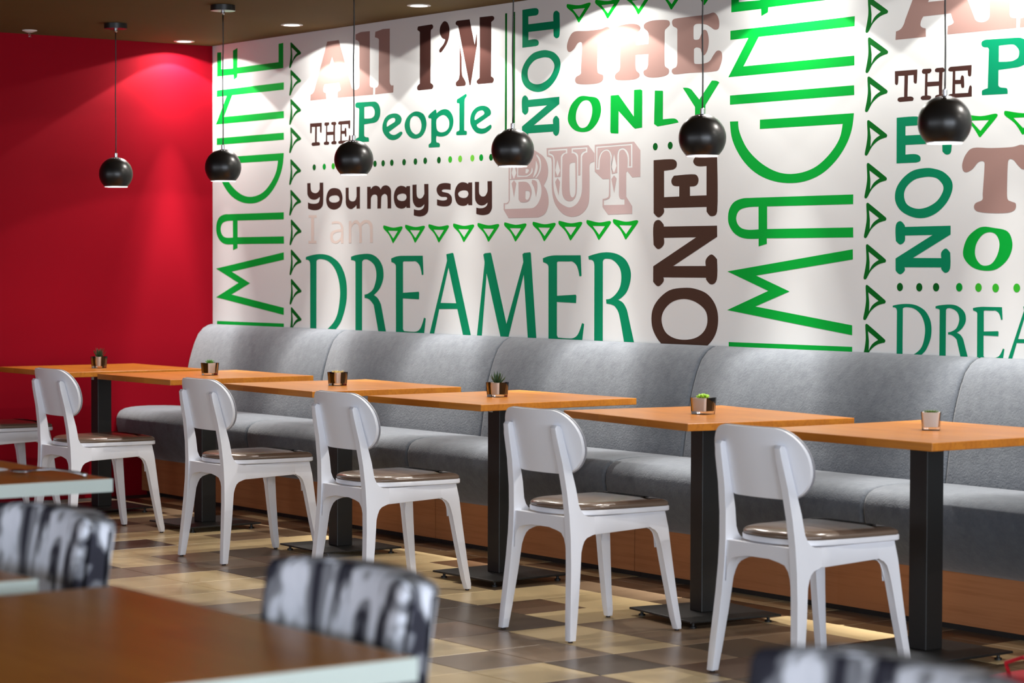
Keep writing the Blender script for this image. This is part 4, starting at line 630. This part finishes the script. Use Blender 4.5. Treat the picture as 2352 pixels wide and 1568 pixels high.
def rail_piece(name, y0, y1, ztop, zbot, parent):
    bm = bmesh.new(); P = []
    hw = .186-.0; P.append((-.149, ztop)); P.append((.149, ztop))
    for s_ in (1, -1):
        arc = [(.149+.006*0, .300), (.146, .335), (.138, .358), (.122, zbot-.008), (.095, zbot-.001), (.05, zbot+.006)]
        if s_ == 1: P += [(x+(.002 if z < .31 else 0), z) for x, z in arc]
        else: P += [(-x, z) for x, z in arc[::-1]]
    a = [bm.verts.new((x, y0, z)) for x, z in P]; b = [bm.verts.new((x, y1, z)) for x, z in P]
    n = len(P); bm.faces.new(a); bm.faces.new(b[::-1])
    for k in range(n): bm.faces.new((a[k], b[k], b[(k+1) % n], a[(k+1) % n]))
    return bm_obj(name, bm, 'chair', parent, angle=35)
def make_chair():
    e = empty('dining_chair', (0, 0, 0))
    for s_ in (-1, 1):
        l1 = side_piece(REAR, s_, 'leg', e, cut=(-.120,)); l2 = side_piece(FRONT, s_, 'leg', e, cut=(.130,))
        side_piece(RAIL, s_, 'side_rail', e, cut=(-.120, .130))
        for (y, l) in ((-.239, l1), (.2475, l2)):
            bm = bmesh.new(); lathe(bm, [(.0085, 0), (.0085, .008)], 12, s_*.1965, y); bm_obj('foot_pad', bm, 'rubber', l)
    rail_piece('back_rail', -.224, -.196, .432, .384, e)
    rail_piece('front_rail', .178, .204, .432, .384, e)
    stack('seat', [(.004, .434, 0), (0, .437, 0), (0, .450, 0), (.002, .4525, 0)], 'chair', e)
    stack('seat_pad', [(.006, .4525, 0), (.002, .458, 0), (.003, .464, 0), (.010, .470, 0), (.024, .4745, 0), (.05, .4775, 0), (.085, .4795, 0)], 'vinyl', e, 60)
    curved_plate('backrest', .434, .226, .108, .694, .012, 0, 'chair', e)
    curved_plate('back_pad', .438, .230, .110, .694, .006, .0125, 'backpad', e)
    return e
chair0 = make_chair(); index(chair0)
CH = [(.42, -1.525, 0), (1.595, -1.545, 0), (2.868, -1.432, -1), (4.127, -1.52, 0), (5.421, -1.518, 0), (6.545, -1.508, 0)]
CL = ['white dining chair at the left edge, only its seat and legs in view', 'white wooden dining chair furthest left with its whole rounded back in view', 'white dining chair second of the five whole ones, small dark speck on its back', 'white dining chair in the middle of the row, third of the five whole ones', 'white dining chair in front of the lime green succulent table', 'white dining chair nearest the camera, rightmost of the row']
KIDS0 = dict(KIDS)
for q, ((x, y, a), lb) in enumerate(zip(CH, CL)):
    c = chair0 if q == 0 else copy_tree(chair0)
    c.location = (x, y, 0); c.rotation_euler = (0, 0, R(a)); tag(c, lb, 'chair', 'white dining chairs along the row of tables')

# ------------------------------------------------------------------ pendant lamps
PEN = [(.815, -1.04), (1.935, -1.035), (3.055, -1.0), (4.235, -.985), (5.432, -1.0), (6.64, -1.0)]
PZ, PR = 1.785, .0885
PL = ['black ball pendant lamp hanging in front of the red wall, leftmost', 'black ball pendant lamp hanging at the corner of red wall and mural', 'black ball pendant lamp hanging below the small word THE and People', 'black ball pendant lamp hanging over the first letter of BUT', 'black ball pendant lamp hanging below the word ONLY', 'black ball pendant lamp furthest right, largest in view']
def make_pendant():
    e = empty('pendant_lamp', (0, 0, H))
    z0 = PZ-H
    bm = bmesh.new(); lathe(bm, [(.0, -.001), (.06, -.001), (.06, -.028), (.055, -.0285)], 40, cap0=False); bm_obj('canopy', bm, 'lampblack', e, angle=40)
    bm = bmesh.new(); lathe(bm, [(.009, -.0285), (.009, -.042), (.005, -.046)], 16, cap0=False); bm_obj('cord_grip', bm, 'chrome', e, angle=40)
    bm = bmesh.new(); r_ = random.Random(3)
    L0, L1 = -.045, z0+PR+.018
    pts = [(0.0016*math.sin(t*9)*(math.sin(PI*t)), .0012*math.sin(t*7+1)*math.sin(PI*t), L0+(L1-L0)*t) for t in [q/16 for q in range(17)]]
    tube(bm, pts, .0029, 8); bm_obj('cord', bm, 'lampblack', e, smooth=True)
    bm = bmesh.new(); lathe(bm, [(.0045, z0+PR+.022), (.0085, z0+PR+.02), (.0085, z0+PR-.004)], 16); bm_obj('cord_cap', bm, 'chrome', e, angle=40)
    seg, rings = 32, 40
    for nm, rad, mat in (('shade', PR, 'lampblack'), ('shade_lining', PR-.002, 'innerwhite')):
        bm = bmesh.new(); rr = []
        th = [R(2), R(12), R(20), R(24.5)]+[R(24.5+(137.5-24.5)*k_/26) for k_ in range(1, 27)]
        for t in th: rr.append([bm.verts.new((rad*math.sin(t)*math.cos(2*PI*i/seg), rad*math.sin(t)*math.sin(2*PI*i/seg), z0+rad*math.cos(t))) for i in range(seg)])
        for k_, (a, b) in enumerate(zip(rr, rr[1:])):
            for i in range(seg):
                if k_ == 2 and i % 2 == 0: continue      # ring of vent holes round the top
                bm.faces.new((a[i], a[(i+1) % seg], b[(i+1) % seg], b[i]))
        bm.faces.new(rr[0][::-1])
        o = bm_obj(nm, bm, mat, e, smooth=True)
    bm = bmesh.new(); lathe(bm, [(PR*math.sin(R(137.5))-.002, z0+PR*math.cos(R(137.5))), (PR*math.sin(R(137.5))+.0012, z0+PR*math.cos(R(137.5))+.001), (PR*math.sin(R(137.5))+.0012, z0+PR*math.cos(R(137.5))-.003), (PR*math.sin(R(137.5))-.002, z0+PR*math.cos(R(137.5))-.003)], 48, cap0=False, cap1=False); bm_obj('rim', bm, 'metalwhite', e, angle=30)
    bm = bmesh.new(); bmesh.ops.create_uvsphere(bm, u_segments=20, v_segments=14, radius=.024, matrix=Matrix.Translation((0, 0, z0+.018))); bm_obj('bulb', bm, 'bulb', e, smooth=True)
    return e
pen0 = make_pendant(); index(pen0)
for q, ((x, y), lb) in enumerate(zip(PEN, PL)):
    c = pen0 if q == 0 else copy_tree(pen0)
    c.location = (x, y, H); tag(c, lb, 'lamp', 'black ball pendant lamps over the tables')
    l = bpy.data.lights.new('bulb_light', 'POINT'); l.energy = 15; l.color = (1, .93, .9); l.shadow_soft_size = .02
    lo = bpy.data.objects.new('bulb_light', l); lo.location = (x, y, PZ-.022); COL.objects.link(lo)

# ------------------------------------------------------------------ ceiling downlights
def downlight_nodes(l):
    l.use_nodes = True; nt = l.node_tree; L = nt.links.new; N = nt.nodes.new; em = nt.nodes['Emission']
    tc = N('ShaderNodeNewGeometry'); sp = N('ShaderNodeSeparateXYZ'); L(tc.outputs['Incoming'], sp.inputs[0])
    ab = N('ShaderNodeMath'); ab.operation = 'ABSOLUTE'; L(sp.outputs['Z'], ab.inputs[0])
    ac = N('ShaderNodeMath'); ac.operation = 'ARCCOSINE'; L(ab.outputs[0], ac.inputs[0])
    mu = N('ShaderNodeMath'); mu.operation = 'MULTIPLY'; mu.inputs[1].default_value = 180/PI/90; L(ac.outputs[0], mu.inputs[0])
    cr = N('ShaderNodeValToRGB'); cr.color_ramp.interpolation = 'LINEAR'; L(mu.outputs[0], cr.inputs[0]); e = cr.color_ramp.elements
    prof = [[0, 1.0], [9, 1.0], [12.5, 0.4], [17, 0.13], [34, 0.1], [43, 0.1], [56.8, 0.125], [58.4, 0.042], [73, 0.032], [74.5, 0.0]]
    e[0].position = 0; e[0].color = (prof[0][1],)*3+(1,); e[1].position = 1; e[1].color = (0, 0, 0, 1)
    for a, v in prof[1:]: k_ = e.new(a/90); k_.color = (v, v, v, 1)
    m2 = N('ShaderNodeMath'); m2.operation = 'MULTIPLY'; m2.inputs[1].default_value = 1.0; L(cr.outputs[0], m2.inputs[0]); L(m2.outputs[0], em.inputs['Strength'])
def make_downlight():
    e = empty('ceiling_downlight', (0, 0, H))
    bm = bmesh.new(); lathe(bm, [(.058, 0), (.058, -.003), (.05, -.005), (.043, -.004), (.040, -.0005)], 40, cap0=False, cap1=False); bm_obj('trim_ring', bm, 'metalwhite', e, angle=40)
    bm = bmesh.new(); lathe(bm, [(.040, -.0005), (.02, -.0008)], 32, cap0=False, cap1=True); bm_obj('lens', bm, 'lens', e)
    return e
dl0 = make_downlight(); index(dl0)
DLX = [.172, 1.338, 2.521, 3.70, 4.88, 6.06, 7.24, 8.42]
DLL = ['round ceiling downlight closest to the red wall corner', 'round ceiling downlight above the word All', 'round ceiling downlight above the word with the apostrophe', 'round ceiling downlight lighting the brown word THE, out of view above', 'round ceiling downlight lighting the second tall green word, above the frame', 'round ceiling downlight above the frame, right of the second tall green word', 'round ceiling downlight beyond the right edge', 'round ceiling downlight furthest right, beyond the edge']
for q, x in enumerate(DLX):
    c = dl0 if q == 0 else copy_tree(dl0)
    c.location = (x, -.28, H); tag(c, DLL[q], 'light', 'ceiling downlights washing the mural wall')
    l = bpy.data.lights.new('downlight_beam', 'SPOT'); l.energy = 520; l.spot_size = R(165); l.spot_blend = .05; l.shadow_soft_size = .012; l.color = (1, .95, .88)
    downlight_nodes(l)
    o = bpy.data.objects.new('downlight_beam', l); o.location = (x, -.28, H-.007); COL.objects.link(o)
e = empty('fire_sprinkler', (.20, -1.24, H)); tag(e, 'small fire sprinkler with pale round plate at the top left of the ceiling', 'sprinkler')
bm = bmesh.new(); lathe(bm, [(.04, 0), (.04, -.003), (.015, -.012)], 32, cap0=False); bm_obj('escutcheon', bm, 'metalwhite', e, angle=40)
bm = bmesh.new(); tube(bm, [(-.009, 0, -.012), (-.010, 0, -.026), (-.004, 0, -.036)], .0018, 6); tube(bm, [(.009, 0, -.012), (.010, 0, -.026), (.004, 0, -.036)], .0018, 6); bm_obj('frame', bm, 'chrome', e, smooth=True)
bm = bmesh.new(); lathe(bm, [(.011, -.036), (.011, -.0375)], 16); bm_obj('deflector', bm, 'chrome', e)

# ------------------------------------------------------------------ potted succulents
def leafmesh(bm, base, d, length, width, curl, thick=.35):
    """pointed fleshy leaf: cross-sections along a bending spine"""
    d = Vector(d).normalized(); side = d.cross(Vector((0, 0, 1)))
    side = side.normalized() if side.length > .05 else Vector((1, 0, 0))
    p = Vector(base); rings = []; st = 6
    for k_ in range(st+1):
        t = k_/st; w = width*(math.sin(PI*min(.5+t*.5, 1))**.8 if t > .35 else .75+.25*t/.35)*.5
        w = max(w, .0002); nrm = side.cross(d).normalized()
        rings.append([bm.verts.new(p+side*w*math.cos(a)+nrm*w*thick*math.sin(a)) for a in [2*PI*q/6 for q in range(6)]])
        p = p+d*length/st; d = (d+Vector((0, 0, curl))/st).normalized()
    for a, b in zip(rings, rings[1:]):
        for q in range(6): bm.faces.new((a[q], a[(q+1) % 6], b[(q+1) % 6], b[q]))
    bm.faces.new(rings[0][::-1]); bm.faces.new(rings[-1])
def pot(x, y, kind, label, rz, w=.066):
    e = empty('potted_succulent', (x, y, .762), R(rz)); tag(e, label, 'plant', 'potted succulents on the tables')
    def cup(name, mat, w0, w1, z0, z1, t, floor_z):
        bm = bmesh.new()
        def ring(wd, z): 
            P = []
            for q in range(4):
                for a in (0, 30, 60, 90):
                    aa = R(a+q*90); rc = .006; cx = (wd/2-rc)*(1 if q in (0, 3) else -1); cy = (wd/2-rc)*(1 if q in (0, 1) else -1)
                    P.append(bm.verts.new((cx+rc*math.cos(aa), cy+rc*math.sin(aa), z)))
            return P
        rs = [ring(w0, z0), ring(w1, z1), ring(w1-2*t, z1), ring(w0-2*t, floor_z)]
        for a, b in zip(rs, rs[1:]):
            for q in range(16): bm.faces.new((a[q], a[(q+1) % 16], b[(q+1) % 16], b[q]))
        bm.faces.new(rs[0][::-1]); bm.faces.new(rs[-1]); return bm_obj(name, bm, mat, e, angle=40)
    cup('glass_pot', 'glass', w-.008, w, 0, .062, .0022, .011)
    cup('inner_pot', 'ceramic', w-.018, w-.009, .0115, .0605, .002, .014)
    s_ = (w-.016)/2; box_obj('soil', (-s_, s_, -s_, s_, .050, .057), 'soil', e)
    bm = bmesh.new(); rr = random.Random(sum(map(ord, kind))+int(x*100)); mat = 'leaf'
    if kind == 'spiky':
        mat = 'darkleaf'
        for q in range(15):
            a = q*2.4; t = q/14; leafmesh(bm, (.006*math.cos(a), .006*math.sin(a), .055), (math.cos(a)*(1.05-t*.8), math.sin(a)*(1.05-t*.8), .55+.9*t), .046+.012*rr.random(), .011, .5, .5)
    elif kind == 'rosette':
        for q in range(22):
            a = q*2.4; t = q/21; leafmesh(bm, (.003*math.cos(a), .003*math.sin(a), .055), (math.cos(a)*(1-t*.6), math.sin(a)*(1-t*.6), .35+.8*t), .032-.008*t, .010, .3, .4)
    elif kind == 'cream':
        mat = 'cream'
        for q in range(30):
            a = q*2.4; r_ = .021*math.sqrt(q/30); leafmesh(bm, (r_*math.cos(a), r_*math.sin(a), .055), (math.cos(a)+rr.uniform(-.3, .3), math.sin(a)+rr.uniform(-.3, .3), .5+rr.random()*.6), .015+.006*rr.random(), .008, .8, .4)
    elif kind == 'lime':
        mat = 'lime'
        for q in range(14):
            a = q*2.4; r_ = .019*math.sqrt(q/14)
            bmesh.ops.create_uvsphere(bm, u_segments=10, v_segments=8, radius=1, matrix=Matrix.Translation((r_*math.cos(a), r_*math.sin(a), .061+.009*(1-q/14)+rr.random()*.003)) @ Matrix.Rotation(a, 4, 'Z') @ Matrix.Rotation(rr.uniform(-.7, -.1), 4, 'Y') @ Matrix.Diagonal((.0105, .007, .0042, 1)))
    elif kind == 'flat':
        mat = 'olive'
        for q in range(34):
            a = q*2.4; r_ = .010*math.sqrt(q/34); leafmesh(bm, (r_*math.cos(a), r_*math.sin(a), .055), (math.cos(a), math.sin(a), .25+.9*(1-q/34)), .012+.012*q/34, .009, .5, .4)
    bm_obj('plant', bm, mat, e, smooth=True)
pot(.735, -1.10, 'spiky', 'glass cube pot with small dark spiky succulent against the red wall', 20, .066)
pot(1.755, -1.008, 'rosette', 'glass cube pot with low green star-shaped succulent over red soil', 8, .068)
pot(2.96, -1.025, 'cream', 'glass cube pot with cream yellow rosette succulent', 12, .07)
pot(4.115, -.972, 'spiky', 'glass cube pot with tallest dark green spiky succulent', 15, .072)
pot(5.46, -1.013, 'lime', 'glass cube pot with lime green fleshy succulent', 15, .074)
pot(6.54, -.945, 'flat', 'glass cube pot with dark green flat rosette and lime centre, furthest right', 40, .066)

# ------------------------------------------------------------------ foreground, out of focus
def fg_table(x0, x1, y1, size_y, label, thick=.03):
    e = sq_table(True, thick=thick, size=x1-x0, sizey=size_y, topmat='fronttop', edge='laminate')
    e.location = ((x0+x1)/2, y1-size_y/2, 0); tag(e, label, 'table', 'blurred wooden tables with pale edges in the foreground'); return e
fg_table(8.44, 9.345, -4.958, .80, 'large blurred wooden tabletop with pale green edge at the bottom left')
fg_table(7.39, 8.28, -5.03, .80, 'sliver of blurred wooden table at the left edge, beside the left patterned chair')
fg_table(5.70, 6.607, -4.03, .80, 'reddish blurred table with pale edge at the left, holding a white napkin')
def upholstered(x, y, label, z_top=.85, wd=.42):
    e = empty('upholstered_chair', (x, y, 0)); tag(e, label, 'chair', 'patterned upholstered chairs in the foreground')
    bm = bmesh.new(); nx, nz = 15, 9
    h0 = .44
    box(bm, -wd/2, wd/2, -.035, .035, h0, z_top)
    bmesh.ops.subdivide_edges(bm, edges=bm.edges[:], cuts=5, use_grid_fill=True)
    for v in bm.verts:
        u = v.co.x/(wd/2); t = (v.co.z-h0)/(z_top-h0)
        v.co.y += .05*t-.035*u*u*1.0
        v.co.y += math.copysign(.008*(1-u*u)*(1-(2*t-1)**2), v.co.y-(.05*t-.035*u*u)) if abs(v.co.y) > 0 else 0
        if t > .999: v.co.z += .008*(1-u*u)
    es = [e_ for e_ in bm.edges if e_.calc_face_angle(0) > 1.0]
    bmesh.ops.bevel(bm, geom=es, offset=.018, segments=4, profile=.5, affect='EDGES')
    bm_obj('backrest', bm, 'print', e, smooth=True)
    box_obj('seat', (-wd/2, wd/2, -.44, -.02, .39, .47), 'print', e, bev=.02)
    for sx in (-1, 1):
        for yy in (-.40, -.03):
            bm = bmesh.new(); tube(bm, [(sx*(wd/2-.03), yy, .40), (sx*(wd/2-.015), yy, 0)], [.018, .011], 10); bm_obj('leg', bm, 'black', e)
    return e
upholstered(9.056, -4.895, 'blurred black and white patterned chair back beyond the large foreground table', .848, .395)
upholstered(8.055, -4.91, 'blurred black and white patterned chair back at the left edge', .852)
upholstered(10.18, -4.885, 'blurred patterned chair back at the bottom right, only its top in view', .852)
# napkin, spoon and jug on the left table, bag on the floor at the right edge
# napkin: crumpled folded sheet
e = empty('napkin', (6.20, -4.33, .762)); 
bm = bmesh.new(); rr = random.Random(5)
bmesh.ops.create_grid(bm, x_segments=22, y_segments=22, size=.12)
for v in bm.verts:
    f = 1-max(abs(v.co.x), abs(v.co.y))/.12
    v.co.z = .004+.020*min(1, f*3)*(.6+.4*math.sin(v.co.x*60+v.co.y*31)*math.cos(v.co.y*47))
bmesh.ops.solidify(bm, geom=bm.faces[:], thickness=.002)
n_ = bm_obj('napkin', bm, 'napkin', None, smooth=True, loc=(6.20, -4.31, .762)); n_.rotation_euler = (0, 0, .5)
bpy.data.objects.remove(e); tag(n_, 'blurred white crumpled napkin on the reddish table at the left edge', 'napkin')
bm = bmesh.new(); tube(bm, [(0, 0, .006), (.05, -.004, .012), (.10, -.004, .016), (.15, .0, .014), (.19, .006, .009), (.205, .01, .004)], [.004, .004, .0035, .0035, .005, .006], 10)
bmesh.ops.create_uvsphere(bm, u_segments=16, v_segments=10, radius=1, matrix=Matrix.Translation((-.02, 0, .006)) @ Matrix.Diagonal((.034, .019, .005, 1)))
sp_ = bm_obj('spoon', bm, 'chrome', None, smooth=True, loc=(6.36, -4.15, .7625)); sp_.rotation_euler = (0, 0, .35); tag(sp_, 'blurred shiny spoon beside the white napkin', 'spoon')
bm = bmesh.new(); lathe(bm, [(.028, 0), (.034, .01), (.036, .06), (.030, .095), (.033, .108), (.031, .108), (.028, .095), (.033, .06), (.031, .012), (.004, .006)], 28)
j_ = bm_obj('jug', bm, 'ceramic', None, angle=50, loc=(6.035, -4.20, .762)); tag(j_, 'blurred white jug cut by the left edge of the photo', 'jug')
e = empty('tote_bag', (7.66, -1.67, 0)); tag(e, 'red bag on the floor, a sliver at the bottom right corner', 'bag')
bm = bmesh.new(); box(bm, -.16, .16, -.09, .09, 0, .155); bmesh.ops.bevel(bm, geom=bm.edges[:], offset=.02, segments=3, affect='EDGES'); bm_obj('body', bm, 'redfabric', e, smooth=True)
for sy in (-.05, .05):
    bm = bmesh.new(); tube(bm, [(-.08, sy, .15), (-.07, sy*1.6, .20), (0, sy*1.8, .225), (.07, sy*1.6, .20), (.08, sy, .15)], .006, 8); bm_obj('handle', bm, 'redfabric', e, smooth=True)
